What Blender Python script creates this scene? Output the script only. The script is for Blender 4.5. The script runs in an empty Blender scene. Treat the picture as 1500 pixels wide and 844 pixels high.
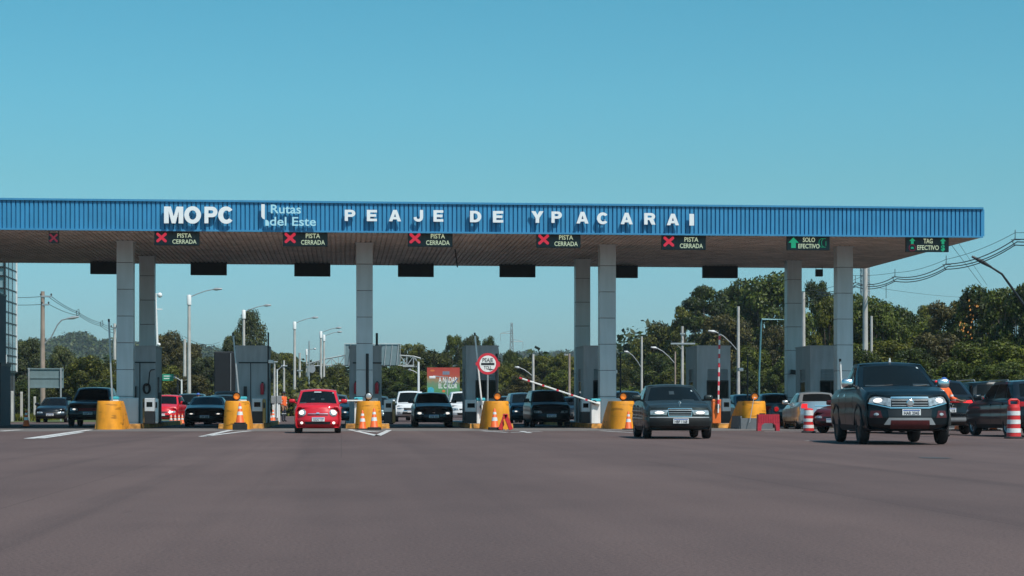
import bpy, bmesh, math, random
import numpy as np
from mathutils import Vector, Matrix
from math import sin, cos, tan, atan, atan2, pi, radians, sqrt

random.seed(7)
SC = bpy.context.scene
COL = SC.collection

# ------------------------------------------------------------------ camera maths
F = 2800.0            # focal length in photograph pixels (1500 wide)
TH = radians(5.1)     # the camera looks this far to the right of the lanes' direction
CAMH, HZ = 0.80, 598.0

def at(u, Y):                      # x of pixel column u on the plane y = Y
    return Y * tan(TH + atan((u - 750) / F))
def depth(X, Y):
    return X * sin(TH) + Y * cos(TH)
def wd(u, d):                      # ground point at depth d in column u
    xc = (u - 750) / F * d
    return (xc * cos(TH) + d * sin(TH), -xc * sin(TH) + d * cos(TH))
def zat(v, d):                     # height of pixel row v at depth d
    return CAMH + (HZ - v) * d / F
def gp(u, v):                      # ground point under a pixel
    return wd(u, CAMH * F / (v - HZ))

# ------------------------------------------------------------------ materials
def lin(r, g, b):
    f = lambda c: (c / 255 / 12.92) if c / 255 <= 0.04045 else ((c / 255 + 0.055) / 1.055) ** 2.4
    return (f(r), f(g), f(b))

def own_coords(nt):
    """object coordinates shifted by the object's place, so that no two copies carry the same stains"""
    tc = nt.nodes.new('ShaderNodeTexCoord'); oi = nt.nodes.new('ShaderNodeObjectInfo'); va = nt.nodes.new('ShaderNodeVectorMath')
    nt.links.new(tc.outputs['Object'], va.inputs[0]); nt.links.new(oi.outputs['Location'], va.inputs[1]); return va.outputs[0]

def mat(name, c, rough=0.6, metal=0.0, var=0.12, scale=6.0, coat=0.0, emit=None, estr=0.0, spec=0.5, bump=0.0, bscale=40.0, detail=4.0):
    m = bpy.data.materials.new(name); m.use_nodes = True
    nt = m.node_tree; N = nt.nodes; Lk = nt.links
    b = N['Principled BSDF']
    b.inputs['Roughness'].default_value = rough
    b.inputs['Metallic'].default_value = metal
    b.inputs['Specular IOR Level'].default_value = spec
    b.inputs['Coat Weight'].default_value = coat
    b.inputs['Coat Roughness'].default_value = 0.04
    oc = own_coords(nt)
    nz = N.new('ShaderNodeTexNoise'); nz.inputs['Scale'].default_value = scale; nz.inputs['Detail'].default_value = detail
    Lk.new(oc, nz.inputs['Vector'])
    rp = N.new('ShaderNodeValToRGB')
    rp.color_ramp.elements[0].position = 0.3; rp.color_ramp.elements[1].position = 0.7
    rp.color_ramp.elements[0].color = (c[0] * (1 - var), c[1] * (1 - var), c[2] * (1 - var), 1)
    rp.color_ramp.elements[1].color = (min(1, c[0] * (1 + var)), min(1, c[1] * (1 + var)), min(1, c[2] * (1 + var)), 1)
    Lk.new(nz.outputs['Fac'], rp.inputs['Fac']); Lk.new(rp.outputs['Color'], b.inputs['Base Color'])
    if emit:
        b.inputs['Emission Color'].default_value = (*emit, 1); b.inputs['Emission Strength'].default_value = estr
    if bump > 0:
        n2 = N.new('ShaderNodeTexNoise'); n2.inputs['Scale'].default_value = bscale; n2.inputs['Detail'].default_value = 5
        Lk.new(oc, n2.inputs['Vector'])
        bp = N.new('ShaderNodeBump'); bp.inputs['Strength'].default_value = bump; bp.inputs['Distance'].default_value = 0.02
        Lk.new(n2.outputs['Fac'], bp.inputs['Height']); Lk.new(bp.outputs['Normal'], b.inputs['Normal'])
    return m

def streak(m, dark=0.72, sx=2.0, sz=0.15, amount=0.6, p0=0.38, p1=0.62):
    """vertical grime streaks multiplied into a material (world stains with a shape of their own)"""
    nt = m.node_tree; N = nt.nodes; Lk = nt.links; b = N['Principled BSDF']
    src = b.inputs['Base Color'].links[0].from_socket
    mp = N.new('ShaderNodeMapping')
    mp.inputs['Scale'].default_value = (sx, sx, sz)
    nz = N.new('ShaderNodeTexNoise'); nz.inputs['Scale'].default_value = 3; nz.inputs['Detail'].default_value = 6
    Lk.new(own_coords(nt), mp.inputs['Vector']); Lk.new(mp.outputs['Vector'], nz.inputs['Vector'])
    rp = N.new('ShaderNodeValToRGB'); rp.color_ramp.elements[0].position = p0; rp.color_ramp.elements[1].position = p1
    rp.color_ramp.elements[0].color = (dark, dark, dark * 0.97, 1); rp.color_ramp.elements[1].color = (1, 1, 1, 1)
    Lk.new(nz.outputs['Fac'], rp.inputs['Fac'])
    mx = N.new('ShaderNodeMix'); mx.data_type = 'RGBA'; mx.blend_type = 'MULTIPLY'; mx.inputs[0].default_value = amount
    Lk.new(src, mx.inputs[6]); Lk.new(rp.outputs['Color'], mx.inputs[7]); Lk.new(mx.outputs[2], b.inputs['Base Color'])
    return m

M = {}
M['fascia'] = streak(mat('blue_sheet', lin(58, 138, 183), 0.42, 0.0, 0.06, 1.2, spec=0.5), 0.8, 2.5, 0.4, 0.5)
M['fascia_trim'] = mat('blue_trim', lin(62, 134, 176), 0.4, 0, 0.06, 2)
M['soffit'] = streak(mat('soffit_sheet', (0.66, 0.55, 0.49), 0.55, 0.0, 0.14, 0.6), 0.6, 0.5, 0.5, 0.7)
M['roof'] = mat('roof_sheet', (0.45, 0.46, 0.47), 0.5, 0.2)
M['panel'] = streak(mat('composite_panel', (0.55, 0.575, 0.60), 0.38, 0.15, 0.05, 1.0), 0.85, 2, 0.2, 0.5)
M['joint'] = mat('panel_joint', (0.04, 0.042, 0.045), 0.8)
M['booth'] = streak(mat('booth_paint', (0.40, 0.405, 0.42), 0.6, 0, 0.06, 1.2), 0.75, 2, 0.25, 0.6)
M['dark'] = mat('dark_metal', (0.018, 0.02, 0.023), 0.45, 0.2)
M['black'] = mat('black_plastic', (0.012, 0.012, 0.013), 0.55)
M['rubber'] = mat('rubber', (0.016, 0.016, 0.017), 0.85, var=0.3)
M['glass'] = mat('dark_glass', (0.006, 0.009, 0.010), 0.05, 0, 0.05, 3, spec=0.13)
M['sticker'] = mat('pale_sticker', (0.45, 0.50, 0.50), 0.4, 0, 0.2, 9)
M['inside_reflection'] = mat('painted_inside_reflection', (0.035, 0.045, 0.048), 0.3, 0, 0.3, 9)  # faint interior shapes and reflections, painted onto opaque windscreens
M['tint'] = mat('tinted_glass', (0.006, 0.007, 0.008), 0.12, 0, 0.05, 3, spec=0.16)
M['chrome'] = mat('chrome', (0.78, 0.78, 0.78), 0.26, 1.0, 0.02)
M['steel'] = mat('galvanised_steel', (0.42, 0.44, 0.45), 0.45, 0.5, 0.1, 3)
M['white'] = streak(mat('white_paint', (0.78, 0.78, 0.77), 0.5, 0, 0.05, 3), 0.8, 3, 0.5, 0.4)
M['letter_white'] = mat('letter_white', (0.82, 0.83, 0.83), 0.45, 0, 0.03)
M['letter_teal'] = mat('letter_pale_blue', (0.42, 0.72, 0.80), 0.45, 0, 0.03)
M['yellow'] = streak(mat('yellow_paint', (0.88, 0.33, 0.012), 0.6, 0, 0.12, 2.5, bump=0.15, bscale=18), 0.62, 1.3, 0.5, 0.5)
streak(M['yellow'], 0.30, 0.5, 2.6, 0.65, 0.34, 0.40)
M['kerb_yellow'] = streak(mat('worn_kerb_paint', (0.62, 0.29, 0.06), 0.8, 0, 0.35, 3.0), 0.5, 2, 2, 0.8)
M['concrete'] = mat('concrete', (0.36, 0.345, 0.32), 0.85, 0, 0.18, 2.5, bump=0.2)
M['concrete_pole'] = streak(mat('pole_concrete', (0.52, 0.49, 0.46), 0.8, 0, 0.14, 1.5), 0.7, 4, 0.4, 0.6)
M['brown_pole'] = streak(mat('weathered_pole', (0.36, 0.27, 0.22), 0.8, 0, 0.2, 1.5), 0.7, 4, 0.4, 0.6)
M['lamp_grey'] = mat('lamp_grey', (0.33, 0.34, 0.35), 0.45, 0.3)
M['red'] = mat('red_plastic', (0.62, 0.03, 0.03), 0.45, 0, 0.12, 8)
M['orange'] = mat('orange_plastic', (0.85, 0.13, 0.025), 0.5, 0, 0.14, 8)
M['orange_metal'] = mat('orange_metal', (0.78, 0.17, 0.03), 0.45, 0, 0.08, 5)
M['reflect_white'] = mat('reflective_band', (0.75, 0.75, 0.73), 0.4, 0, 0.12, 12)
M['gantry'] = mat('gantry_paint', (0.40, 0.42, 0.42), 0.5, 0.1, 0.08, 2)
M['teal'] = mat('teal_cap', (0.05, 0.42, 0.5), 0.45, 0, 0.05)
M['amber_on'] = mat('amber_lens', (0.85, 0.25, 0.03), 0.3, 0, 0.1, 20, emit=(1.0, 0.28, 0.03), estr=0.35)
M['led_panel'] = mat('led_panel', (0.035, 0.042, 0.042), 0.5, 0, 0.1, 10)
M['led_red'] = mat('led_red', (0.5, 0.02, 0.05), 0.4, emit=(0.85, 0.035, 0.07), estr=0.55)
M['led_green'] = mat('led_green', (0.02, 0.4, 0.2), 0.4, emit=(0.02, 0.42, 0.2), estr=0.5)
M['led_cream'] = mat('led_cream', (0.5, 0.55, 0.4), 0.4, emit=(0.6, 0.66, 0.42), estr=0.6)
M['led_dim'] = mat('led_dim', (0.25, 0.02, 0.04), 0.4, emit=(0.35, 0.02, 0.05), estr=0.35)
M['sign_white'] = mat('sign_white', (0.78, 0.78, 0.76), 0.45, 0, 0.04)
M['sign_red'] = mat('sign_red', (0.60, 0.03, 0.05), 0.45, 0, 0.06)
M['sign_black'] = mat('sign_black', (0.02, 0.02, 0.022), 0.5)
M['sign_back'] = streak(mat('sign_back', (0.17, 0.24, 0.26), 0.6, 0.1, 0.07, 2), 0.8, 2, 0.4, 0.5)
M['sign_green'] = mat('sign_green', (0.02, 0.25, 0.15), 0.5)
M['headlamp'] = mat('headlamp_glass', (0.42, 0.44, 0.45), 0.12, 0.4, 0.5, 14)
M['headlamp_on'] = mat('headlamp_lit', (0.8, 0.8, 0.78), 0.1, 0.1, 0.2, 18, emit=(1.0, 0.90, 0.80), estr=1.0)
M['taillamp'] = mat('tail_lamp', (0.5, 0.012, 0.015), 0.15, 0, 0.2, 25)
M['taillamp_on'] = mat('tail_lamp_lit', (0.7, 0.02, 0.02), 0.15, 0, 0.2, 25, emit=(1.0, 0.03, 0.03), estr=0.6)
M['maroon'] = mat('dark_red_plastic', (0.075, 0.010, 0.011), 0.4, 0, 0.15, 8)
M['plate'] = mat('plate_white', (0.72, 0.72, 0.71), 0.45, 0, 0.05)
M['plate_blue'] = mat('plate_blue', (0.05, 0.12, 0.4), 0.45)
M['plate_ink'] = mat('plate_ink', (0.05, 0.05, 0.07), 0.5)
M['tyre'] = mat('tyre', (0.017, 0.017, 0.018), 0.8, 0, 0.25, 10)
M['rim'] = mat('alloy_rim', (0.42, 0.43, 0.44), 0.3, 0.8, 0.08)
M['rim_dark'] = mat('dark_rim', (0.06, 0.06, 0.065), 0.4, 0.6, 0.1)
M['grille'] = mat('grille_black', (0.01, 0.01, 0.011), 0.4, 0, 0.1)
M['bumper_grey'] = mat('bumper_plastic', (0.012, 0.0125, 0.013), 0.6, spec=0.3)
M['skin'] = mat('skin', (0.33, 0.18, 0.115), 0.55, 0, 0.08, 10)
M['vest'] = mat('orange_vest', (0.90, 0.14, 0.03), 0.75, 0, 0.12, 9)
M['navy'] = mat('navy_trousers', (0.025, 0.03, 0.05), 0.85, 0, 0.2, 9)
M['cap_blue'] = mat('blue_cap', (0.05, 0.13, 0.42), 0.6)
M['hair'] = mat('dark_hair', (0.02, 0.015, 0.012), 0.6)
M['trunk'] = mat('bark', (0.11, 0.085, 0.065), 0.9, 0, 0.35, 5, bump=0.4, bscale=12)
M['wire'] = mat('cable', (0.03, 0.03, 0.033), 0.7)

def paint(name, c, rough=0.3, metal=0.0, coat=0.55):
    return mat(name, c, rough, metal, 0.06, 1.5, coat=coat, spec=0.3)
P_BLACK = paint('black_car_paint', (0.006, 0.007, 0.009))
P_BLUEBLACK = paint('blue_black_car_paint', (0.004, 0.009, 0.012), 0.32, coat=.16)
P_GREENBLACK = paint('dark_green_car_paint', (0.010, 0.016, 0.017), 0.3, 0.4)
P_WORN = paint('worn_dark_green_paint', (0.026, 0.034, 0.033), 0.42, 0.35, coat=.3)
P_RED = paint('red_car_paint', (0.60, 0.012, 0.025), 0.35)
P_MAROON = paint('maroon_car_paint', (0.10, 0.012, 0.012), 0.3, 0.2)
P_WHITE = paint('white_car_paint', (0.72, 0.73, 0.74), 0.35)
P_SILVER = paint('silver_car_paint', (0.50, 0.51, 0.52), 0.3, 0.7)
P_GREY = paint('grey_car_paint', (0.10, 0.115, 0.125), 0.3, 0.5)
P_TEAL = paint('grey_teal_car_paint', (0.06, 0.10, 0.115), 0.3, 0.4)
P_STEELBLUE = paint('steel_blue_car_paint', (0.035, 0.075, 0.11), 0.3, 0.4)

def leaf_mat(name, c1, c2, c3):
    m = bpy.data.materials.new(name); m.use_nodes = True
    nt = m.node_tree; N = nt.nodes; Lk = nt.links
    b = N['Principled BSDF']; b.inputs['Roughness'].default_value = 0.55; b.inputs['Specular IOR Level'].default_value = 0.3
    ge = N.new('ShaderNodeNewGeometry'); oi = N.new('ShaderNodeObjectInfo'); tc = N.new('ShaderNodeTexCoord')
    nz = N.new('ShaderNodeTexNoise'); nz.inputs['Scale'].default_value = 0.55; nz.inputs['Detail'].default_value = 3
    Lk.new(tc.outputs['Object'], nz.inputs['Vector'])
    ad = N.new('ShaderNodeMath'); ad.operation = 'MULTIPLY_ADD'; ad.inputs[1].default_value = 0.45; ad.inputs[2].default_value = -0.16
    Lk.new(ge.outputs['Random Per Island'], ad.inputs[0])
    a2 = N.new('ShaderNodeMath'); a2.operation = 'ADD'; Lk.new(ad.outputs[0], a2.inputs[0])
    Lk.new(nz.outputs['Fac'], a2.inputs[1])
    a3 = N.new('ShaderNodeMath'); a3.operation = 'MULTIPLY_ADD'; a3.inputs[1].default_value = 0.26; a3.inputs[2].default_value = -0.13
    Lk.new(oi.outputs['Random'], a3.inputs[0])
    a4 = N.new('ShaderNodeMath'); a4.operation = 'ADD'; Lk.new(a2.outputs[0], a4.inputs[0]); Lk.new(a3.outputs[0], a4.inputs[1])
    rp = N.new('ShaderNodeValToRGB'); e = rp.color_ramp.elements
    e[0].position = 0.22; e[0].color = (*c1, 1); e[1].position = 0.85; e[1].color = (*c3, 1)
    k = e.new(0.55); k.color = (*c2, 1)
    Lk.new(a4.outputs[0], rp.inputs['Fac']); Lk.new(rp.outputs['Color'], b.inputs['Base Color'])
    tr = N.new('ShaderNodeBsdfTranslucent'); Lk.new(rp.outputs['Color'], tr.inputs['Color'])
    mx = N.new('ShaderNodeMixShader'); mx.inputs[0].default_value = 0.22
    Lk.new(b.outputs[0], mx.inputs[1]); Lk.new(tr.outputs[0], mx.inputs[2])
    Lk.new(mx.outputs[0], N['Material Output'].inputs['Surface'])
    return m
L_DARK = leaf_mat('dark_leaves', (0.0121, 0.0197, 0.0052), (0.0358, 0.0526, 0.0074), (0.1119, 0.1368, 0.0131))
L_OLIVE = leaf_mat('olive_leaves', (0.0201, 0.0236, 0.0056), (0.0625, 0.0679, 0.0081), (0.1712, 0.1694, 0.0156))
L_YELLOW = leaf_mat('yellow_green_leaves', (0.0267, 0.0361, 0.0045), (0.0849, 0.1040, 0.0074), (0.2237, 0.2346, 0.0156))
L_BROWN = leaf_mat('dry_brown_leaves', (0.0234, 0.0210, 0.0082), (0.0670, 0.0598, 0.0163), (0.1712, 0.1368, 0.0287))
L_GREY = leaf_mat('grey_green_leaves', (0.0201, 0.0249, 0.0105), (0.0555, 0.0652, 0.0195), (0.1447, 0.1565, 0.0393))
L_FAR = leaf_mat('far_leaves', (0.0133, 0.0236, 0.0068), (0.0358, 0.0544, 0.0089), (0.0988, 0.1238, 0.0156))

# ------------------------------------------------------------------ mesh builder
class MB:
    def __init__(s):
        s.v = []; s.f = []; s.m = []; s.cur = 0
    def mi(s, i): s.cur = i; return s
    def add(s, vs, fs, T=None):
        o = len(s.v)
        s.v += [tuple(T @ Vector(p)) if T is not None else tuple(p) for p in vs]
        for f in fs:
            s.f.append(tuple(i + o for i in f)); s.m.append(s.cur)
        return s
    def box(s, x0, x1, y0, y1, z0, z1, T=None):
        v = [(x0,y0,z0),(x1,y0,z0),(x1,y1,z0),(x0,y1,z0),(x0,y0,z1),(x1,y0,z1),(x1,y1,z1),(x0,y1,z1)]
        return s.add(v, [(0,3,2,1),(4,5,6,7),(0,1,5,4),(1,2,6,5),(2,3,7,6),(3,0,4,7)], T)
    def rbox(s, x0, x1, y0, y1, z0, z1, r=0.03, T=None):
        """box with chamfered edges"""
        bm = bmesh.new(); bmesh.ops.create_cube(bm, size=1)
        for v in bm.verts:
            v.co = ((x0+x1)/2 + v.co.x*(x1-x0), (y0+y1)/2 + v.co.y*(y1-y0), (z0+z1)/2 + v.co.z*(z1-z0))
        bmesh.ops.bevel(bm, geom=bm.edges[:], offset=r, segments=2, affect='EDGES', profile=0.5)
        bm.verts.index_update()
        s.add([v.co[:] for v in bm.verts], [[v.index for v in f.verts] for f in bm.faces], T); bm.free(); return s
    def tube(s, pts, r, n=8, cap=True, T=None):
        pts = [Vector(p) for p in pts]; rs = r if isinstance(r, (list, tuple)) else [r]*len(pts)
        vs = []; fs = []; up = None
        for i, p in enumerate(pts):
            d = (pts[min(i+1, len(pts)-1)] - pts[max(i-1, 0)]).normalized()
            if up is None: up = Vector((0,0,1)) if abs(d.z) < 0.9 else Vector((0,1,0))
            a = d.cross(up).normalized(); b = a.cross(d).normalized(); up = b
            for k in range(n):
                t = 2*pi*k/n; q = p + a*(rs[i]*cos(t)) + b*(rs[i]*sin(t)); vs.append(q[:])
        for i in range(len(pts)-1):
            for k in range(n):
                fs.append((i*n+k, (i+1)*n+k, (i+1)*n+(k+1)%n, i*n+(k+1)%n))
        if cap:
            fs.append(tuple(range(n))); fs.append(tuple(reversed(range((len(pts)-1)*n, len(pts)*n))))
        return s.add(vs, fs, T)
    def lathe(s, prof, n=20, T=None, axis='z'):
        """prof: list of (r, z)"""
        vs = []; fs = []
        for r, z in prof:
            for k in range(n):
                t = 2*pi*k/n
                vs.append((r*cos(t), r*sin(t), z) if axis == 'z' else ((z, r*cos(t), r*sin(t)) if axis == 'x' else (r*sin(t), z, r*cos(t))))
        for i in range(len(prof)-1):
            for k in range(n):
                fs.append((i*n+k, i*n+(k+1)%n, (i+1)*n+(k+1)%n, (i+1)*n+k))
        fs.append(tuple(reversed(range(n)))); fs.append(tuple(range((len(prof)-1)*n, len(prof)*n)))
        return s.add(vs, fs, T)
    def prism(s, poly, y0, y1, T=None):
        """poly in x,z counter-clockwise seen from -y, extruded along y"""
        n = len(poly)
        vs = [(x, y0, z) for x, z in poly] + [(x, y1, z) for x, z in poly]
        fs = [tuple(range(n)), tuple(reversed(range(n, 2*n)))] + [(i, i+n, (i+1)%n+n, (i+1)%n) for i in range(n)]
        return s.add(vs, fs, T)
    def disc(s, cx, cz, rx, rz, y0, y1, n=20, T=None):
        return s.prism([(cx + rx*cos(2*pi*k/n), cz + rz*sin(2*pi*k/n)) for k in range(n)], y0, y1, T)
    def ball(s, c, r, n=12, T=None):
        rx, ry, rz = r if isinstance(r, (tuple, list)) else (r, r, r)
        h = n//2; vs = []; fs = []
        for i in range(h+1):
            p = pi*i/h
            for k in range(n):
                t = 2*pi*k/n; q = max(sin(p), 0.02)
                vs.append((c[0]+rx*q*cos(t), c[1]+ry*q*sin(t), c[2]-rz*cos(p)))
        for i in range(h):
            for k in range(n): fs.append((i*n+k, i*n+(k+1)%n, (i+1)*n+(k+1)%n, (i+1)*n+k))
        fs.append(tuple(reversed(range(n)))); fs.append(tuple(range(h*n, (h+1)*n)))
        return s.add(vs, fs, T)
    def text(s, txt, x, y, z, h, depth_=0.02, w=None, bold=0.0, align='c', T=None):
        """letters facing -y, cap height h, front at y; x,z = centre (or left) of the line"""
        vs, fs, (x0, x1, z0, z1) = text_mesh(txt, bold)
        k = h / CAP
        kx = k if w is None else w / (x1 - x0)
        cx = (x0 + x1)/2 if align == 'c' else x0
        vv = [(x + (p[0]-cx)*kx, y + (0 if p[2] > 0 else depth_), z + (p[1] - CAP/2)*k) for p in vs]
        return s.add(vv, fs, T)
    def build(s, name, mats, parent=None, smooth=None):
        me = bpy.data.meshes.new(name)
        me.from_pydata(s.v, [], s.f)
        for m in (mats if isinstance(mats, (list, tuple)) else [mats]): me.materials.append(m)
        me.polygons.foreach_set('material_index', s.m)
        me.validate()
        o = bpy.data.objects.new(name, me); COL.objects.link(o)
        if parent is not None: o.parent = parent
        if smooth is not None:
            me.polygons.foreach_set('use_smooth', [True]*len(me.polygons))
            me.set_sharp_from_angle(angle=radians(smooth))
        return o

_tc = {}
def text_mesh(txt, bold):
    key = (txt, bold)
    if key in _tc: return _tc[key]
    cu = bpy.data.curves.new('t', 'FONT'); cu.body = txt; cu.size = 1; cu.extrude = 0.05; cu.offset = bold; cu.resolution_u = 3
    ob = bpy.data.objects.new('t', cu); COL.objects.link(ob)
    bpy.context.view_layer.update()
    me = bpy.data.meshes.new_from_object(ob.evaluated_get(bpy.context.evaluated_depsgraph_get()))
    vs = [v.co[:] for v in me.vertices]; fs = [tuple(p.vertices) for p in me.polygons]
    bpy.data.objects.remove(ob); bpy.data.curves.remove(cu); bpy.data.meshes.remove(me)
    b = (min(v[0] for v in vs), max(v[0] for v in vs), min(v[1] for v in vs), max(v[1] for v in vs))
    _tc[key] = (vs, fs, b); return _tc[key]
CAP = 0.7
_a, _b, _c = text_mesh('H', 0.0); CAP = _c[3] - _c[2]

def tag(o, label=None, cat=None, group=None, kind=None):
    if label: o['label'] = label
    if cat: o['category'] = cat
    if group: o['group'] = group
    if kind: o['kind'] = kind
    return o
def thing(name, label, cat, loc=(0,0,0), rz=0.0, group=None):
    o = bpy.data.objects.new(name, None); o.empty_display_size = 0.3; COL.objects.link(o)
    o.location = loc; o.rotation_euler = (0, 0, rz)
    return tag(o, label, cat, group)
def copy_tree(o, parent=None):
    c = o.copy(); COL.objects.link(c)
    if parent is not None: c.parent = parent
    for ch in list(o.children): copy_tree(ch, c)
    return c
def dup(o, loc, rz=0.0, label=None, group=None, sc=None):
    c = copy_tree(o); c.location = loc; c.rotation_euler = (0, 0, rz)
    if label: c['label'] = label
    if group: c['group'] = group
    if sc: c.scale = sc if isinstance(sc, tuple) else (sc, sc, sc)
    return c

def _el(cx, cy, rx, ry, a0, a1, n=14): return [(cx+rx*cos(radians(a0+(a1-a0)*k/n)), cy+ry*sin(radians(a0+(a1-a0)*k/n))) for k in range(n+1)]
HEAVY = {
 'P': ([(0,0),(0,1)] + _el(.60,.685,.40,.315,90,-90) + [(.30,.37),(.30,0)], [[(.30,.59),(.30,.79)] + _el(.55,.69,.13,.10,90,-90)]),
 'E': ([(0,0),(0,1),(1,1),(1,.78),(.33,.78),(.33,.62),(.92,.62),(.92,.40),(.33,.40),(.33,.22),(1,.22),(1,0)], []),
 'A': ([(0,0),(.35,1),(.65,1),(1,0),(.71,0),(.655,.17),(.345,.17),(.29,0)], [[(.41,.38),(.59,.38),(.5,.69)]]),
 'J': ([(.66,1),(1,1),(1,.36)] + _el(.5,.36,.5,.37,0,-180) + [(.32,.40)] + _el(.49,.36,.17,.15,180,360) , []),
 'D': ([(0,0),(0,1),(.48,1)] + _el(.48,.5,.52,.5,90,-90), [[(.31,.22),(.31,.78),(.46,.78)] + _el(.46,.5,.22,.28,90,-90)]),
 'Y': ([(.355,0),(.355,.40),(0,1),(.34,1),(.5,.67),(.66,1),(1,1),(.645,.40),(.645,0)], []),
 'C': (_el(.5,.5,.5,.5,38,322,22) + _el(.52,.5,.21,.27,318,42,16), []),
 'R': ([(0,0),(0,1)] + _el(.60,.70,.37,.30,90,-55) + [(1,0),(.66,0),(.45,.39),(.30,.39),(.30,0)], [[(.30,.60),(.30,.79)] + _el(.55,.695,.12,.095,90,-90)]),
 'I': ([(0,0),(0,1),(1,1),(1,0)], []),
 'M': ([(0,0),(0,1),(.35,1),(.5,.40),(.65,1),(1,1),(1,0),(.76,0),(.76,.72),(.60,0),(.40,0),(.24,.72),(.24,0)], []),
 'O': (_el(.5,.5,.5,.5,0,348,29), [_el(.5,.5,.225,.27,0,345,23)])}
def heavy_mesh(ch):
    key = ('heavy', ch)
    if key in _tc: return _tc[key]
    cu = bpy.data.curves.new('t', 'CURVE'); cu.dimensions = '2D'; cu.fill_mode = 'BOTH'; cu.extrude = .05
    out, holes = HEAVY[ch]
    for poly in [out] + holes:
        sp = cu.splines.new('POLY'); sp.points.add(len(poly)-1); sp.use_cyclic_u = True
        for p, q in zip(sp.points, poly): p.co = (q[0], q[1], 0, 1)
    ob = bpy.data.objects.new('t', cu); COL.objects.link(ob); bpy.context.view_layer.update()
    me = bpy.data.meshes.new_from_object(ob.evaluated_get(bpy.context.evaluated_depsgraph_get()))
    vs = [v.co[:] for v in me.vertices]; fs = [tuple(p.vertices) for p in me.polygons]
    bpy.data.objects.remove(ob); bpy.data.curves.remove(cu); bpy.data.meshes.remove(me)
    _tc[key] = (vs, fs); return vs, fs
def heavy(b, ch, x0, x1, z0, z1, y, dep):
    vs, fs = heavy_mesh(ch)
    return b.add([(x0+(x1-x0)*v[0], y if v[2] > 0 else y+dep, z0+(z1-z0)*v[1]) for v in vs], fs)
# ================================================================== world, sun, camera
SUN_EL, SUN_AZ = radians(55), radians(35)     # azimuth to the right of straight behind the camera
S = Vector((sin(SUN_AZ)*cos(SUN_EL), -cos(SUN_AZ)*cos(SUN_EL), sin(SUN_EL)))
w = bpy.data.worlds.new('World'); SC.world = w; w.use_nodes = True
nt = w.node_tree; bg = nt.nodes['Background']
sky = nt.nodes.new('ShaderNodeTexSky'); sky.sky_type = 'NISHITA'; sky.sun_disc = False
sky.sun_elevation = SUN_EL
sky.sun_rotation = atan2(S.x, S.y)
sky.altitude = 0; sky.air_density = 1.3; sky.dust_density = 0.8; sky.ozone_density = 4.0
tint = nt.nodes.new('ShaderNodeMix'); tint.data_type = 'RGBA'; tint.blend_type = 'MULTIPLY'; tint.inputs[0].default_value = 1.0
tint.inputs[7].default_value = (0.495, 1.02, 1.19, 1)
nt.links.new(sky.outputs['Color'], tint.inputs[6])
# clear-day colour balance of the air by elevation above the horizon
wtc = nt.nodes.new('ShaderNodeTexCoord'); wsp = nt.nodes.new('ShaderNodeSeparateXYZ'); nt.links.new(wtc.outputs['Generated'], wsp.inputs[0])
wr = nt.nodes.new('ShaderNodeValToRGB'); we = wr.color_ramp.elements
we[0].position = 0.0; we[0].color = (1.0, .86, 1.0, 1); we[1].position = 0.22; we[1].color = (.69, .91, .80, 1)
for p_, c_ in ((.055, (.935, .86, .965, 1)), (.117, (.88, .88, .81, 1)), (.16, (.82, .925, .83, 1))): q_ = we.new(p_); q_.color = c_
nt.links.new(wsp.outputs['Z'], wr.inputs['Fac'])
wm = nt.nodes.new('ShaderNodeMix'); wm.data_type = 'RGBA'; wm.blend_type = 'MULTIPLY'; wm.inputs[0].default_value = 1.0
nt.links.new(tint.outputs[2], wm.inputs[6]); nt.links.new(wr.outputs['Color'], wm.inputs[7]); nt.links.new(wm.outputs[2], bg.inputs['Color'])
bg.inputs['Strength'].default_value = 0.112
sl = bpy.data.lights.new('sun', 'SUN'); sl.energy = 4.6; sl.angle = radians(0.5); sl.color = (1.0, 0.94, 0.86)
so = bpy.data.objects.new('sun', sl); COL.objects.link(so); so.rotation_euler = S.to_track_quat('Z', 'Y').to_euler()
so.location = (30, -30, 60)
cam = bpy.data.cameras.new('camera'); co = bpy.data.objects.new('camera', cam); COL.objects.link(co)
co.location = (0, 0, CAMH); co.rotation_euler = (pi/2, 0, -TH)
cam.sensor_width = 36; cam.lens = F/1500*36; cam.shift_y = (HZ - 422)/1500
cam.clip_start = 0.1; cam.clip_end = 12000
SC.camera = co
SC.view_settings.view_transform = 'Standard'; SC.view_settings.look = 'None'
SC.view_settings.exposure = 0.0; SC.view_settings.gamma = 1.0; SC.view_settings.use_curve_mapping = False
SC.cycles.max_bounces = 6; SC.cycles.diffuse_bounces = 3; SC.cycles.glossy_bounces = 3; SC.cycles.transmission_bounces = 2
SC.cycles.volume_bounces = 0
SC.cycles.use_denoising = True

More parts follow.
